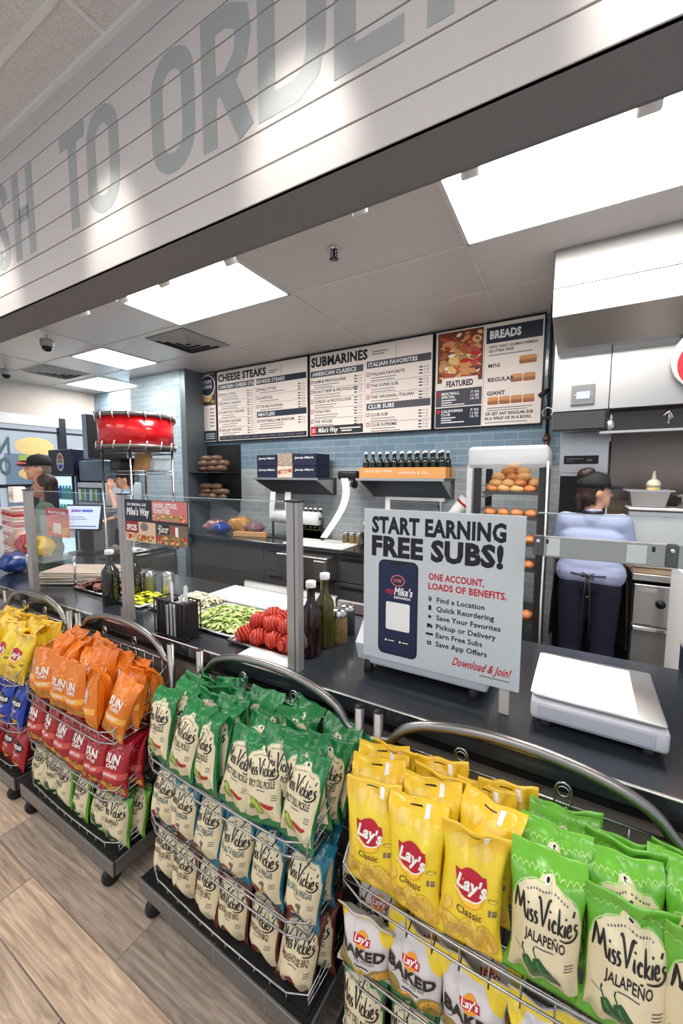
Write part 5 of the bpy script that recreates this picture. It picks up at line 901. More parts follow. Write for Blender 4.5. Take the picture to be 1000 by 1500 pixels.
KIND = {
    'lays': (d_lays(), 'yellow potato chip bag', .15, .25), 'jal': (d_mv('JALAPEÑO', lime, scal, a_jal, lime), 'bright green chip bag', .15, .25), 'pick': (d_mv('SPICY DILL PICKLE', grn, gsc, a_pick, grn), 'dark green pickle chip bag', .142, .245),
    'vin': (d_mv('SEA SALT & VINEGAR', teal, tsc, a_vin, teal, tealt), 'teal vinegar chip bag', .142, .235), 'bbq': (d_mv('SMOKEHOUSE BBQ', brn, bsc, a_bbq, brn, bbq2), 'brown barbecue chip bag', .142, .235), 'leaf': (d_mv('JALAPEÑO', dgr, scal, a_jal, lime), 'cream and green leafy chip bag', .142, .235),
    'sunor': (d_sun(org, org, oyel), 'orange corn chip bag', .145, .24), 'sunred': (d_sun(redf, redf, redl), 'dark red corn chip bag', .145, .235), 'baked': (d_baked(), 'white baked chip bag', .16, .185), 'dorb': (d_dor(bluf, True), 'blue tortilla chip bag', .145, .235), 'dorr': (d_dor(redf, False), 'red tortilla chip bag', .145, .235)}
def smst(a, c, x): x = max(0, min(1, (x - a) / (c - a))); return x * x * (3 - 2 * x)
def make_bag(kind, seed):
    (D, body, top, bot), nm, Wd, Ht = KIND[kind]; rg = random.Random(seed * 17 + len(kind)); th = rg.uniform(.062, .086)
    bend = rg.uniform(-.006, .012); tw = rg.uniform(-.26, .26); lean = rg.uniform(-.008, .008); fold = rg.uniform(-.035, .045); ph = rg.uniform(0, 6); cr = [rg.uniform(-1, 1) for _ in range(4)]; so = Vector((rg.uniform(0, 50), rg.uniform(0, 50), 0)); dent = rg.uniform(.55, .8)
    def S_(u, v, side, off=0.):
        pf = (smst(.03, .30, v) * (1 - smst(.62, .945, v) * .97)) ** .8; pf *= 1.12 - .25 * v
        uu = min(1, abs(u)); tk = th / 2 * pf * (1 - uu ** 2.4) ** .62
        ed = (1 - smst(.10, .32, v)) + smst(.60, .95, v); wr = ed * min(1, (1 - uu) * 4) * (smst(.02, .08, v) if v < .5 else 1 - smst(.90, .96, v))
        q = noise.noise(Vector((u * 2.6, v * 2.2, 3 * side)) + so) * .0075 * pf + wr * (.0058 * math.sin(u * 8.5 + ph + 3 * cr[0] * v + side) + .004 * math.sin(u * 13 + ph * 2 + 5 * v))
        x = Wd / 2 * u * (1 - .15 * pf + .015 * math.sin(v * 9 + ph)); z = Ht * v * (1 - .02 * pf) - .012 * (1 - abs(u) ** 1.6) * smst(.6, 1, v) * (.35 + .65 * abs(cr[1]))
        y = -side * (tk + q * (1 if tk > .0006 else 0) + .0007 + off); ta = tw * (v - .4)
        tpf = smst(.80, 1, v); y += fold * tpf * tpf + bend * (v - .5) * 2 + .006 * math.sin(u * 3 + ph) * tpf + .0035 * math.sin(u * 7 + ph) * tpf; x += lean * v * 2
        if v > .94: y += -side * .0006 * math.sin((v - .94) * 900)
        c, s = math.cos(ta), math.sin(ta); return (x * c - y * s, x * s + y * c, z)
    b = MB(); NU, NV = 24, 32
    us = [.55 * (-1 + 2 * i / NU) + .45 * math.sin(PI / 2 * (-1 + 2 * i / NU)) for i in range(NU + 1)]; vs_ = [j / NV for j in range(NV + 1)]
    for side in (1, -1):
        vs = [S_(u, v, side) for v in vs_ for u in us]
        for j in range(NV):
            m = top if vs_[j] > .84 else bot if vs_[j] < .1 else body
            b.add([vs[j * (NU + 1) + i] for i in range(NU + 1)] + [vs[(j + 1) * (NU + 1) + i] for i in range(NU + 1)], [[i, i + 1, NU + 2 + i, NU + 1 + i] if side > 0 else [i + 1, i, NU + 1 + i, NU + 2 + i] for i in range(NU)], m, True)
    for p, q in ((0, 0), (NV, 0)):
        a = [S_(u, vs_[p], 1) for u in us]; c = [S_(u, vs_[p], -1) for u in us]; b.add(a + c, [[i, NU + 1 + i, NU + 2 + i, i + 1] if p == 0 else [i, i + 1, NU + 2 + i, NU + 1 + i] for i in range(NU)], top if p else bot, True)
    kx = Wd / BW; ky = Ht / (.22 if kind == 'baked' else BHt)
    D2 = [([(max(-.985 * Wd / 2, min(.985 * Wd / 2, x * kx)), y * ky) for x, y in v], f, m, l) for v, f, m, l in D]
    CUTS = PC.get(kind)
    if CUTS is None: PC[kind] = CUTS = cut(D2, [Wd / 2 * u for u in us[1:-1]], [Ht * v for v in vs_[1:-1]])
    for vs, fs, m, l in CUTS: b.add([S_(x / (Wd / 2), y / Ht, 1, .0010 + .00034 * l) for x, y in vs], fs, m, True)
    # weld is not needed: rows share coordinates; smooth look comes from merged normals below
    me_o = b.build('chip_bag'); bm = bmesh.new(); bm.from_mesh(me_o.data); bmesh.ops.remove_doubles(bm, verts=bm.verts, dist=.00002); bm.to_mesh(me_o.data); bm.free(); return me_o
PC = {}; BAGS = {}; rg = random.Random(11)
def put_bag(kind, var, rk, x, y, z, tilt, yaw, roll, label, group):
    k = (kind, var)
    if k not in BAGS: o = BAGS[k] = make_bag(kind, var + 1)
    else: o = BAGS[k].copy(); COL.objects.link(o)
    cx, cy, rz = RK[rk]; c, s = math.cos(rz), math.sin(rz)
    o.location = (cx + x * c - y * s, cy + x * s + y * c, z); o.rotation_mode = 'ZXY'; o.rotation_euler = (-tilt, roll, rz + yaw)
    tag(o, label, 'chip bag', group)
POS = ['leftmost', 'second from left', 'third from left', 'fourth from left', 'fifth from left', 'sixth from left']
TIER = {1: ('top', .602), 2: ('middle', .357), 3: ('bottom', .130)}; NV_ = {'lays': 5, 'jal': 5, 'pick': 5, 'sunor': 5}
WHICH = {1: 'far left rack', 2: 'orange-bag rack', 3: 'green-bag rack', 4: 'nearest rack'}
def row(rk, tier, kind, xs, y, rowname, tilt=.16, dz=0., jit=.10, yaw0=0., rl=.06):
    nm = KIND[kind][1]; tn, z = TIER[tier]
    for i, x in enumerate(xs):
        lab = '%s, %s, %s row, %s basket, %s' % (nm, POS[i] if i < len(xs) - 1 or len(xs) < 2 else 'rightmost', rowname, tn, WHICH[rk])
        if len(xs) == 1: lab = '%s, alone in %s row, %s basket, %s' % (nm, rowname, tn, WHICH[rk])
        put_bag(kind, rg.randrange(NV_.get(kind, 3)), rk, x + rg.uniform(-.006, .006), y + rg.uniform(-.006, .006), z + dz + rg.uniform(-.004, .006), tilt + rg.uniform(-.9, 1) * rl, yaw0 + rg.uniform(-jit, jit), rg.uniform(-1, 1) * rl, lab, '%ss in the %s basket of the %s' % (nm, tn, WHICH[rk]))
lin = lambda a, c, n: [a + (c - a) * i / max(1, n - 1) for i in range(n)]
# nearest rack
row(4, 1, 'lays', [-.300, -.180, -.055], -.238, 'front', .17, 0, .10, .05); row(4, 1, 'lays', [-.305, -.165, -.045], -.165, 'second', .15, .006, .18); row(4, 1, 'lays', [-.315, -.18, -.04], -.102, 'third', .12, .010, .2); row(4, 1, 'lays', [-.305, -.155, .0], -.046, 'back', .05, .012, .2)
row(4, 1, 'jal', [.090, .225, .348], -.238, 'front', .15, 0, .06); row(4, 1, 'jal', [.10, .23, .345], -.165, 'second', .14, .006, .16); row(4, 1, 'jal', [.11, .24, .345], -.102, 'third', .12, .006, .16); row(4, 1, 'jal', [.125, .25, .345], -.048, 'back', .05, .0, .15)
row(4, 2, 'baked', [-.305, -.175, -.03, .115, .26], -.240, 'front', -.02, 0, .10); row(4, 2, 'baked', [-.29, -.15, -.01], -.165, 'second', .06, .0)
row(4, 3, 'pick', [-.315, -.18, -.045, .09], -.235, 'front', .14, -.03)
# green-bag rack
for y, n, nm_, tl in ((-.238, 6, 'front', .17), (-.182, 6, 'second', .15), (-.128, 6, 'third', .14), (-.08, 6, 'fourth', .12), (-.035, 5, 'back', .05)): row(3, 1, 'pick', lin(-.318 + .012 * (n == 5), .318, n), y, nm_, tl, .010 * (y > -.2) + .006 * (y > -.06), .34, rl=.17)
row(3, 2, 'vin', lin(-.322, .315, 6), -.238, 'front', .15, 0, .2); row(3, 2, 'vin', [.20, .325], -.16, 'second', .1, 0)
row(3, 3, 'bbq', lin(-.325, .30, 6), -.240, 'front', .15, 0, .2); row(3, 3, 'bbq', [.22, .325], -.16, 'second', .1, 0)
# orange-bag rack
for y, n, nm_, tl in ((-.238, 6, 'front', .17), (-.172, 5, 'second', .15), (-.112, 6, 'third', .14), (-.05, 5, 'back', .06)): row(2, 1, 'sunor', lin(-.315, .315, n), y, nm_, tl, .012 * (y > -.2), .45, rl=.21)
row(2, 2, 'sunred', lin(-.32, .315, 6), -.238, 'front', .15, 0, .2); row(2, 2, 'sunred', [.325], -.16, 'second', .1)
row(2, 3, 'leaf', lin(-.325, .315, 6), -.240, 'front', .15, 0, .2); row(2, 3, 'leaf', [.325], -.16, 'second', .1)
# far left rack
for y, nm_, tl in ((-.238, 'front', .17), (-.172, 'second', .15), (-.112, 'third', .14), (-.05, 'back', .06)): row(1, 1, 'lays', lin(-.15, .31, 4), y, nm_, tl, .008 * (y > -.2), .3, rl=.13)
row(1, 2, 'dorb', lin(.05, .315, 3), -.238, 'front', .15, 0, .16); row(1, 3, 'dorr', lin(.05, .315, 3), -.238, 'front', .15, 0, .16)

# ================================================================ left end: customers' side and register
t = thing('register_monitor', 'dark-framed register touch screen tilted on the register counter', 'monitor', (-3.98, 2.02, .90), R(24)); b = MB(); M_ = RM(rx=R(-14), t=(0, 0, .345)); b.box(-.19, -.0, -.125, .19, .03, .125, blackp, .008, M_); b.build('case', t); b = MB(); scr = mat('screen_pale', srgb(196, 206, 236), .3, emit=.9); b.box(-.172, -.004, -.108, .172, .002, .108, scr, M=M_)
f_ = facing(0, -.0045, 0); b.design([rect(-.12, .05, -.02, .075, mat('screen_purple', srgb(150, 120, 190), .4, emit=.5), 1), rect(-.01, .05, .1, .075, mat('screen_blue', srgb(90, 120, 200), .4, emit=.5), 1), rect(-.15, -.09, .15, -.08, mat('screen_line', srgb(120, 130, 160), .4), 1), rect(-.15, .0, .02, .006, mat('screen_line', (1, 1, 1)), 1), rect(-.15, -.02, .05, -.014, mat('screen_line', (1, 1, 1)), 1)], lambda u, v, l: tuple(M_ @ Vector(f_(u, v, l)))); b.build('screen', t)
b = MB(); b.box(-.05, .03, 0, .05, .07, .34, blackp, .006); b.box(-.13, -.06, 0, .13, .12, .02, blackp, .006); b.build('stand', t)
t = thing('card_terminal', 'small black card terminal beside the register screen', 'card terminal', (-3.72, 2.40, .90)); b = MB(); b.box(-.05, -.07, 0, .05, .07, .17, blackp, .012); b.build('body', t); b = MB(); b.box(-.035, -.074, .09, .035, -.068, .15, mat('terminal_screen', srgb(70, 80, 90), .2)); b.build('screen', t)
b = MB(); b.box(-.10, -.12, 0, .10, .12, .008, paper, .002); b.box(-.10, -.12, .009, .09, .11, .016, paper, .002); tag(b.build('receipt_pile', None, (-3.78, 2.62, .90), .3), 'white pile of papers at the end of the register counter', 'paper')
b = MB()
for k in range(14): b.ell((rnd.uniform(-.08, .08), rnd.uniform(-.05, .05), .02 + .02 * (k % 3)), (.035, .02, .018), [wrapm, gold, kraft][k % 3], n=10, k=6)
o = tag(b.build('snack_heap', None, (-3.70, 2.18, .90)), 'small heap of wrapped snacks in front of the register screen', 'snacks'); o['kind'] = 'stuff'
t = thing('cookie_stand', 'clear acrylic stand of cookie bags at the far left post', 'display stand', (-3.20, 1.27, .90)); b = MB(); ac = mat('acrylic_shelf', (.9, .95, 1), .05, alpha=.09); b.box(-.30, -.09, .20, .40, .10, .208, ac); b.box(-.30, .095, .20, .40, .10, .50, ac); b.box(.394, -.09, .20, .40, .10, .50, ac); b.box(-.30, -.09, .20, -.294, .10, .40, ac); b.build('tray', t)
b = MB(); 
for x in (-.28, .385): b.tube([(x, .09, 0), (x, .09, .21)], .008, chrome, 8); b.build('leg', t); b = MB()

t = thing('cookie_sign', 'red and orange cookie price card behind the cookie bags', 'sign', (-3.10, 1.34, 1.235)); b = MB(); b.box(0, 0, 0, .29, .004, .19, mat('card_orange', srgb(226, 96, 44), .5)); b.design([poly([(0, .19), (0, .12), (.12, .15), (.29, .11), (.29, .19)], lred, 1), T('Baked fresh daily!', .145, .155, .018, pw, .22, 'c', .03), T('COOKIES', .145, .115, .016, lred, .12, 'c', .03), rect(.09, .02, .19, .09, cream, 1.5)] + blobs(.18, .0, .285, .08, [gold, lor, oyel], 14, .012, .03, 2) + blobs(.0, .0, .09, .07, [gold, lor, bbq], 12, .012, .03, 2), facing(0, 0, 0, .0004)); b.build('panel', t)
sack('cookie_bag', -3.36, 1.28, 1.108, (.075, .055, .16), bp('bag_clear_tan', srgb(176, 140, 120)), 'clear bag of tan cookies, leftmost on the acrylic stand'); sack('cookie_bag', -3.185, 1.25, 1.108, (.07, .05, .15), bp('bag_cookie_red', srgb(170, 40, 54)), 'red cookie bag in the middle of the acrylic stand'); sack('cookie_bag', -3.0, 1.255, 1.108, (.095, .055, .15), bp('bag_cookie_yellow', srgb(232, 186, 40)), 'yellow cookie bag, rightmost on the acrylic stand'); sack('snack_bag', -3.66, 1.35, .90, (.10, .09, .17), bp('bag_dark_blue', srgb(24, 60, 130)), 'dark blue bag low at the left picture edge', neck=False)
cupw = mat('cup_rim_white', srgb(226, 208, 200), .5); cupr = mat('cup_red_band', srgb(196, 70, 60), .5)
for k, (x, y, n, z) in enumerate(((-3.93, 1.44, 14, 'leftmost stack of paper cups, cut by the picture edge'), (-3.80, 1.42, 14, 'middle stack of paper cups with red bands'), (-3.665, 1.40, 15, 'rightmost stack of paper cups, topped by a box with a red oval'))):
    t = thing('cup_stack', z, 'cup stack', (x, y, .90), group='cup stacks at the left end'); b = MB()
    for j in range(n): zz_ = .10 + .027 * j; b.lathe([(.046, zz_), (.052, zz_ + .019), (.055, zz_ + .020), (.055, zz_ + .026), (.050, zz_ + .027)], cupw if j % 3 else cupr, 18)
    b.lathe([(.036, 0), (.046, .10), (.05, .12)], cupw, 18); b.build('nested_cups', t)
t = thing('cup_box', 'small white box with a red oval on the rightmost cup stack', 'box', (-3.665, 1.40, 1.436)); b = MB(); b.box(-.042, -.04, 0, .042, .04, .12, cream, .004); b.design([oval(0, .055, .036, .030, lred, 1), oval(0, .055, .031, .025, cream, 2), T('SUBS', 0, .045, .02, lred, .045, 'c', .04)], facing(0, -.04, 0)); b.build('box_body', t)
t = thing('notice_card', 'small black and white card above the cup stacks at the left edge', 'sign', (-3.86, 1.34, 1.40)); b = MB(); b.box(-.05, 0, 0, .05, .004, .18, blackp); b.design([rect(-.035, .1 - .03 * k, .03, .115 - .03 * k, pw) for k in range(3)], facing(0, 0, 0)); b.build('panel', t)
# cooler, ice machine, hanging screen
t = thing('drinks_cooler', 'tall navy drinks cooler with lit glass front and a round emblem', 'cooler', (-6.42, 3.0, 0)); b = MB(); nv = mat('cooler_navy', srgb(14, 22, 50), .35); b.box(-.34, .04, .02, .34, .70, 2.01, nv, .01); b.build('cabinet_body', t)
b = MB(); b.box(-.34, .0, 1.64, .34, .05, 2.01, nv, .01); b.build('header', t); b = MB(); e1, e2, e3 = pr('emblem_red', (200, 30, 50)), pr('emblem_blue', (30, 80, 180)), pw; D = [oval(0, 1.83, .10, .13, pw, 1), poly([(.084 * math.cos(R(a)), 1.83 + .11 * math.sin(R(a))) for a in range(20, 161, 10)], e1, 2), poly([(.084 * math.cos(R(a)), 1.83 + .11 * math.sin(R(a))) for a in range(200, 341, 10)], e2, 2), T('PEPSI', 0, 1.81, .045, ink, .15, 'c', .04)]; b.design(D, facing(0, -.002, 0)); b.build('emblem', t)
b = MB(); b.box(-.31, .012, .12, .31, .03, 1.62, mat('lit_cooler_interior', srgb(190, 226, 240), .4, emit=1.1)); b.build('back_light', t)
cb = [pr('bottle_blue', (30, 70, 170)), pr('bottle_teal', (40, 150, 150)), pr('bottle_green', (60, 150, 90)), pr('bottle_clear', (190, 220, 230))]
b = MB(); b.box(-.335, -.012, .08, -.30, .014, 1.64, blackp); b.box(.30, -.012, .08, .335, .014, 1.64, blackp); b.box(-.335, -.012, .05, .335, .014, .10, blackp); b.build('door_frame', t)
for sidx in range(5):
    z = .22 + .27 * sidx; b = MB(); b.box(-.30, -.04, z - .012, .30, .014, z, white); b.build('shelf', t)
B0 = {}
for sidx in range(2, 5):
    for k in range(7):
        c = cb[(4 - sidx + (k // 4)) % 4]; p = (-6.42 - .255 + .085 * k, 2.982, .221 + .27 * sidx)
        if c not in B0: b = MB(); b.lathe([(.026, 0), (.029, .006), (.029, .11), (.014, .16), (.012, .19), (0, .192)], c, 12); o = B0[c] = b.build('drink_bottle', None, p)
        else: o = B0[c].copy(); COL.objects.link(o); o.location = p
        tag(o, 'drink bottle, %s from left on the %s shelf of the lit cooler' % (ordw[k], ('', '', 'third', 'second', 'top')[sidx]), 'bottle', 'bottles in the drinks cooler')
t = thing('drink_dispenser', 'grey drink dispenser with a row of bright labels, right of the cooler', 'drink machine', (-5.70, 3.0, 0)); b = MB(); b.box(-.36, .05, 0, .36, .55, 1.20, mat('dispenser_base', (.18, .19, .2), .4)); b.build('base_cabinet', t); b = MB(); b.box(-.28, .02, 1.56, .28, .55, 1.84, mat('dispenser_grey', srgb(104, 122, 138), .35), .02, seg=2); b.build('ice_bin', t); b = MB(); b.box(-.31, .0, 1.22, .34, .55, 1.54, mat('dispenser_white', srgb(206, 214, 222), .35), .02, seg=2); b.box(-.27, -.006, 1.27, .30, .01, 1.47, blackp); b.build('front_housing', t)
for k in range(8): b = MB(); b.box(-.25 + .068 * k, -.012, 1.29, -.20 + .068 * k, .0, 1.45, [pr('lab_white', (230, 236, 236)), pr('lab_green', (90, 170, 80)), pr('lab_pale', (190, 210, 170)), pr('lab_blue', (60, 110, 170))][k % 4]); b.build('flavour_label', t)
b = MB(); b.box(-.29, -.12, 1.18, .32, .03, 1.21, blackp); b.build('drip_tray', t)
t = thing('hanging_screen', 'tall dark screen box hanging at the left behind the red drum', 'screen', (-5.22, 2.75, 1.84)); b = MB(); b.box(-.10, 0, 0, .02, .5, .56, mat('screen_case_grey', srgb(150, 164, 178), .35), .01); b.build('case', t); b = MB(); b.box(.02, -.005, .01, .035, .49, .55, blackp, .004); b.build('screen', t); b = MB(); b.box(-.22, .28, .2, -.08, .3, .3, blackm); b.build('arm', t)

# ================================================================ people
def figure(parts, m, name, parent, vox=.009, it=4):
    b = MB()
    for p in parts:
        if p[0] == 'c':
            _, a, c, r0, r1 = p; a = Vector(a); c = Vector(c); b.tube([a + (c - a) * t_ for t_ in (0, .25, .5, .75, 1)], [r0 + (r1 - r0) * t_ for t_ in (0, .25, .5, .75, 1)], m, 14); b.ell(a, r0 * .99, m, n=14, k=8); b.ell(c, r1 * .99, m, n=14, k=8)
        else: b.ell((0, 0, 0), p[2], m, M=Matrix.Translation(p[1]) @ (p[3] if len(p) > 3 else Matrix.Identity(4)), n=20, k=14)
    o = b.build(name, parent); r = o.modifiers.new('skin', 'REMESH'); r.mode = 'VOXEL'; r.voxel_size = vox; r.use_smooth_shade = True
    s = o.modifiers.new('soft', 'SMOOTH'); s.factor = .5; s.iterations = it; return o
def hand(w, d, sc=1., curl=.5, side=1):
    """palm, four unequal bent fingers and a thumb from the wrist w along direction d"""
    w = Vector(w); d = Vector(d).normalized(); x = d.cross(Vector((0, 0, 1))); x = x.normalized() if x.length > .1 else Vector((1, 0, 0)); n = x.cross(d).normalized(); out = [('c', w, w + d * .05, .024, .028), ('c', w + d * .05 - x * .022, w + d * .078 - x * .026, .014, .012), ('c', w + d * .05 + x * .022, w + d * .078 + x * .026, .014, .012)]
    for k, L in enumerate((.068, .078, .072, .056)):
        a = w + d * .080 + x * (-.030 + .020 * k); m1 = a + d * L * .5 - n * L * .12 * curl; m2 = m1 + d * L * .32 - n * L * .35 * curl; out += [('c', a, m1, .0092, .0085), ('c', m1, m2, .0085, .0075)]
    a = w + d * .028 - x * .026 * side; m1 = a + d * .03 - x * .024 * side - n * .01; out += [('c', a, m1, .012, .010), ('c', m1, m1 + d * .028 - x * .004 * side, .010, .008)]
    return out
def person(label, loc, rz, s, arms, hy, shirt, pants, long_sleeve=False, cap=None, hair='short', hairmat=None, apron=None, female=False, skin=None, hem=.90, straps=False, mouth=True):
    t = thing('person', label, 'person', loc, rz); t.scale = (s, s, s); sk = skin or skinm; sw = .165 if female else .185; hm = hairmat or hairm; NK = Vector((0, .0, 1.44)); HR = Matrix.Translation(NK) @ Matrix.Rotation(hy, 4, 'Z') @ Matrix.Translation(-NK); h = lambda x, y, z: tuple(HR @ Vector((x, y, z)))
    P = [('e', h(0, .0, 1.60), (.076, .092, .105), HR.to_3x3().to_4x4()), ('e', h(0, .045, 1.545), (.055, .055, .065), HR.to_3x3().to_4x4()), ('c', h(0, .07, 1.51), h(0, .075, 1.508), .028, .026), ('c', (0, -.005, 1.38), h(0, .0, 1.52), .058, .052), ('c', h(0, .088, 1.605), h(0, .108, 1.572), .011, .015), ('c', h(-.012, .09, 1.528), h(.012, .09, 1.528), .009, .009)]
    for q in (-1, 1): P += [('e', h(q * .076, -.005, 1.585), (.012, .02, .031), HR.to_3x3().to_4x4()), ('e', h(q * .03, .078, 1.62), (.024, .014, .011), HR.to_3x3().to_4x4()), ('c', h(q * .03, .07, 1.565), h(q * .035, .06, 1.55), .022, .02)]
    P += [('c', (-sw + .03, 0, 1.37), (sw - .03, 0, 1.37), .062, .062), ('c', (-.09, 0, 1.24), (.09, 0, 1.24), .10, .10), ('c', (-.07, 0, 1.08), (.07, 0, 1.08), .09, .09), ('c', (-.085, 0, .93), (.085, 0, .93), .095, .095)]
    for q in (-1, 1):
        P += [('c', (q * .09, 0, .90), (q * .095, .012, .50), .082, .054), ('c', (q * .095, .012, .50), (q * .10, -.015, .09), .054, .036), ('c', (q * .10, -.02, .045), (q * .11, .12, .03), .036, .028)]
        e, w, hd = arms[0 if q < 0 else 1]; P += [('c', (q * sw, 0, 1.385), e, .050, .040), ('c', e, w, .040, .026)] + hand(w, hd, side=q)
    figure(P, sk, 'body', t)
    C = [('c', (-sw + .02, 0, 1.372), (sw - .02, 0, 1.372), .075, .075), ('c', (-.095, 0, 1.25), (.095, 0, 1.25), .117, .117), ('c', (-.082, 0, 1.08), (.082, 0, 1.08), .112, .112), ('c', (-.098, 0, hem + .06), (.098, 0, hem + .06), .118, .120), ('c', (0, -.01, 1.40), (0, -.01, 1.435), .075, .066)]
    for q in (-1, 1):
        e, w, hd = arms[0 if q < 0 else 1]; e = Vector(e); w = Vector(w); a = Vector((q * sw, 0, 1.385)); end = e + (e - a) * .0 if long_sleeve else a + (e - a) * .82; C += [('c', a, end, .068, .060 if not long_sleeve else .052)]
        if long_sleeve: C += [('c', e, e + (w - e) * .93, .053, .038)]
    figure(C, shirt, 'jacket' if long_sleeve else 'shirt', t, .009, 3)
    L = []
    for q in (-1, 1): L += [('c', (q * .092, 0, .92), (q * .098, .012, .50), .104, .076), ('c', (q * .098, .012, .50), (q * .10, -.01, .07), .076, .064)]
    L += [('c', (-.09, 0, .95), (.09, 0, .95), .108, .108)]; figure(L, pants, 'trousers', t, .010, 3)
    for q in (-1, 1): figure([('c', (q * .10, -.03, .045), (q * .112, .13, .035), .046, .040), ('c', (q * .10, -.03, .045), (q * .10, -.03, .08), .046, .044)], blackp, 'shoe', t, .009, 2)
    HM = HR.to_3x3().to_4x4()
    if hair == 'short': figure([('e', h(0, -.012, 1.617), (.083, .093, .098), HM), ('e', h(0, -.045, 1.57), (.072, .058, .07), HM)], hm, 'hair', t, .008, 3)
    elif hair == 'bun': figure([('e', h(0, -.018, 1.615), (.084, .092, .10), HM), ('e', h(0, -.05, 1.565), (.074, .06, .075), HM), ('e', h(.0, -.06, 1.715), (.055, .055, .045), HM), ('e', h(.02, -.05, 1.73), (.035, .04, .035), HM), ('e', h(-.02, -.075, 1.70), (.04, .035, .04), HM), ('c', h(.0, -.09, 1.55), h(.01, -.10, 1.47), .035, .015), ('c', h(.06, -.03, 1.56), h(.066, -.02, 1.50), .016, .006)], hm, 'hair', t, .008, 2)
    elif hair == 'long': figure([('e', h(0, -.014, 1.618), (.086, .094, .10), HM), ('c', h(-.045, -.045, 1.58), h(-.055, -.05, 1.32), .042, .03), ('c', h(.045, -.045, 1.58), h(.055, -.05, 1.32), .042, .03), ('c', h(0, -.055, 1.58), h(0, -.07, 1.28), .05, .04), ('c', h(.072, -.005, 1.60), h(.075, -.01, 1.36), .018, .02), ('c', h(-.072, -.005, 1.60), h(-.075, -.01, 1.36), .018, .02)], hm, 'hair', t, .008, 3)
    dk = mat('eye_dark', (.02, .015, .012), .2)
    for q in (-1, 1):
        b = MB(); b.ell((0, 0, 0), (.013, .007, .0075), mat('eye_white', (.75, .74, .72), .2), M=HR @ Matrix.Translation((q * .032, .0815, 1.601)), n=12, k=8); b.ell((0, 0, 0), (.006, .004, .0065), dk, M=HR @ Matrix.Translation((q * .032, .0872, 1.601)), n=10, k=6); b.build('eye', t)
        b = MB(); b.tube([h(q * .015, .092, 1.628), h(q * .032, .092, 1.634), h(q * .052, .078, 1.628)], .004, hm, 6); b.build('eyebrow', t)
    b = MB(); b.tube([h(-.022, .092, 1.531), h(0, .100, 1.530), h(.022, .092, 1.531)], .0045, mat('lips', srgb(176, 96, 84), .4), 6); b.build('mouth', t)
    if cap:
        b = MB(); b.lathe([(.100, 0), (.100, .03), (.092, .065), (.066, .092), (.03, .105), (0, .108)], cap, 24, M=HR @ Matrix.Translation((0, -.008, 1.628)) @ Matrix.Diagonal((.94, 1.04, 1, 1)))
        vz = []; f = []
        for i in range(13):
            a = PI * i / 12; vz += [(.088 * math.cos(a), .055 + .03 * math.sin(a), 1.640), (.078 * math.cos(a), .06 + .115 * math.sin(a), 1.632 - .012 * abs(math.cos(a)))]
        b.add([h(*p) for p in vz] + [h(p[0], p[1], p[2] - .006) for p in vz], [[2 * i, 2 * i + 1, 2 * i + 3, 2 * i + 2] for i in range(12)] + [[26 + 2 * i, 28 + 2 * i, 29 + 2 * i, 27 + 2 * i] for i in range(12)] + [[2 * i + 1, 27 + 2 * i, 29 + 2 * i, 2 * i + 3] for i in range(12)], cap, True); c = b.build('cap', t)
        b = MB(); b.ell((0, 0, 0), .008, cap, M=HR @ Matrix.Translation((0, -.008, 1.736)), n=8, k=6); b.build('cap_button', c)
    if apron:
        b = MB(); n = 17; vs = []
        for zr, rr in ((1.0, .112), (.98, .118), (.75, .13), (.52, .135)):
            for i in range(n): a = R(-8 + 196 * i / (n - 1)); vs.append(((rr + .105) * math.cos(a), (rr + .018) * math.sin(a) + .0, zr))
        b.add(vs, [[r_ * n + i, (r_ + 1) * n + i, (r_ + 1) * n + i + 1, r_ * n + i + 1] for r_ in range(3) for i in range(n - 1)], apron, True); o = b.build('apron', t); o.modifiers.new('thick', 'SOLIDIFY').thickness = .006
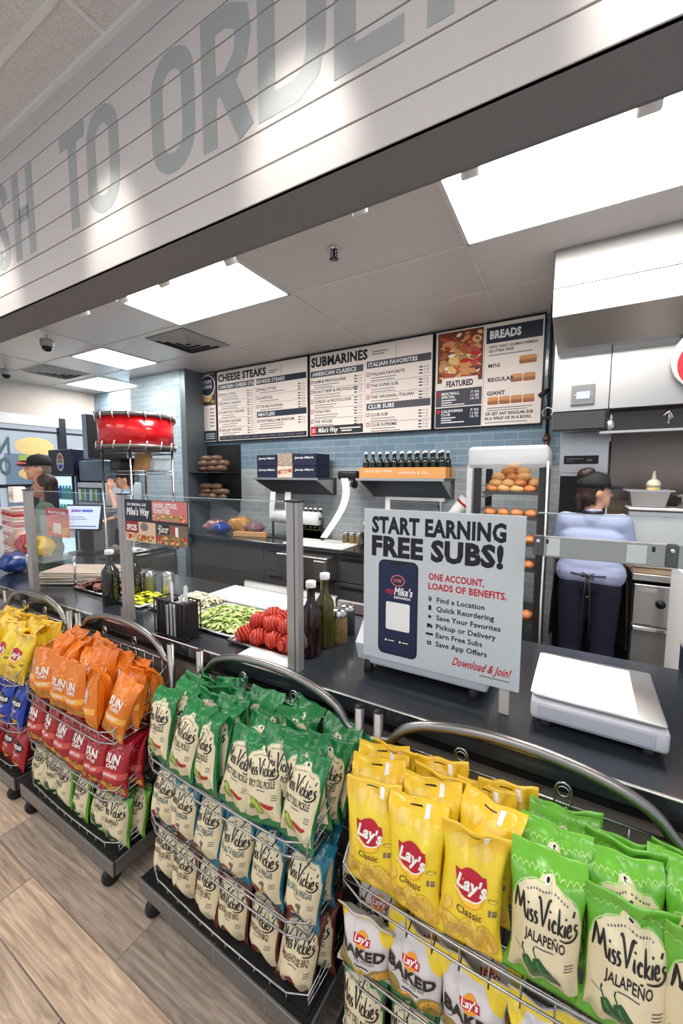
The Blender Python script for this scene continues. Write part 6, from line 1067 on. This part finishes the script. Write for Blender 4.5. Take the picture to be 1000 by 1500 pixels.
    if straps:
        b = MB(); b.tube([(-.20, -.03, 1.045), (-.08, -.128, 1.03), (0, -.134, 1.025), (.08, -.128, 1.03), (.20, -.03, 1.045)], .006, blackp, 6)
        for x, z1 in ((-.018, .50), (.018, .55)): b.tube([(x * .3, -.136, 1.025), (x, -.142, .9), (x * 1.2, -.150, .75), (x * 1.1, -.145, z1)], .005, blackp, 6)
        b.tube([(0, -.14, 1.03), (-.03, -.15, 1.05), (-.035, -.15, 1.02), (0, -.14, 1.025), (.035, -.15, 1.05), (.03, -.15, 1.01), (0, -.14, 1.02)], .005, blackp, 6); b.build('apron_string', t)
        b = MB(); b.lathe([(.068, 0), (.070, .02), (.064, .03)], blackp, 18, (0, -.008, 1.435)); b.build('collar', t)
    return t
blu_shirt = mat('pale_blue_shirt', srgb(160, 166, 196), .8, bump=.7, bscale=9, var=.04); navy_tr = mat('navy_trousers', srgb(22, 24, 44), .85, bump=.3, bscale=10); blk_cap = mat('black_cloth', (.014, .014, .016), .8); dkj = mat('dark_jacket', srgb(34, 34, 42), .8, bump=.3, bscale=12); olv = mat('olive_knit', srgb(104, 122, 100), .8, bump=.3, bscale=30); grj = mat('dark_green_jacket', srgb(50, 58, 54), .8)
rel = lambda q: ((q * .225, .06, 1.12), (q * .16, .22, 1.08), (-q * .25, .9, -.1))
down = lambda q: ((q * .245, -.02, 1.12), (q * .25, .06, .88), (0, .2, -1))
person('worker seen from behind in a pale blue shirt and black cap, hair in a bun', (.145, 3.15, 0), R(-6), .965, (rel(-1), rel(1)), R(-62), blu_shirt, navy_tr, cap=blk_cap, hair='bun', female=True, apron=blk_cap, straps=True, hem=.97)
person('man in a black cap and dark jacket facing left, behind the cup stacks', (-4.95, 2.10, 0), R(150), 1.075, (down(-1), down(1)), R(10), dkj, navy_tr, True, blk_cap, 'short', mat('grey_hair', srgb(110, 100, 94), .6))
person('woman with long dark hair in grey-green top, before the man in the cap', (-4.33, 1.88, 0), R(150), .965, (down(-1), down(1)), R(5), olv, navy_tr, True, None, 'long', female=True, skin=mat('tan_skin', srgb(176, 124, 100), .5))
person('person in a dark green jacket cut off by the left picture edge', (-5.10, 1.50, 0), R(140), .98, (down(-1), down(1)), R(10), grj, navy_tr, True, None, 'short')
person('worker in light blue shirt touching the face, behind the wire shelving', (-4.70, 2.90, 0), R(150), 1.0, (((-.25, .10, 1.16), (-.03, .17, 1.47), (.15, -.1, 1)), rel(1)), R(-10), mat('light_blue_shirt', srgb(150, 180, 212), .8, bump=.4, bscale=9), navy_tr, cap=blk_cap, apron=mat('navy_apron', srgb(20, 30, 60), .8))
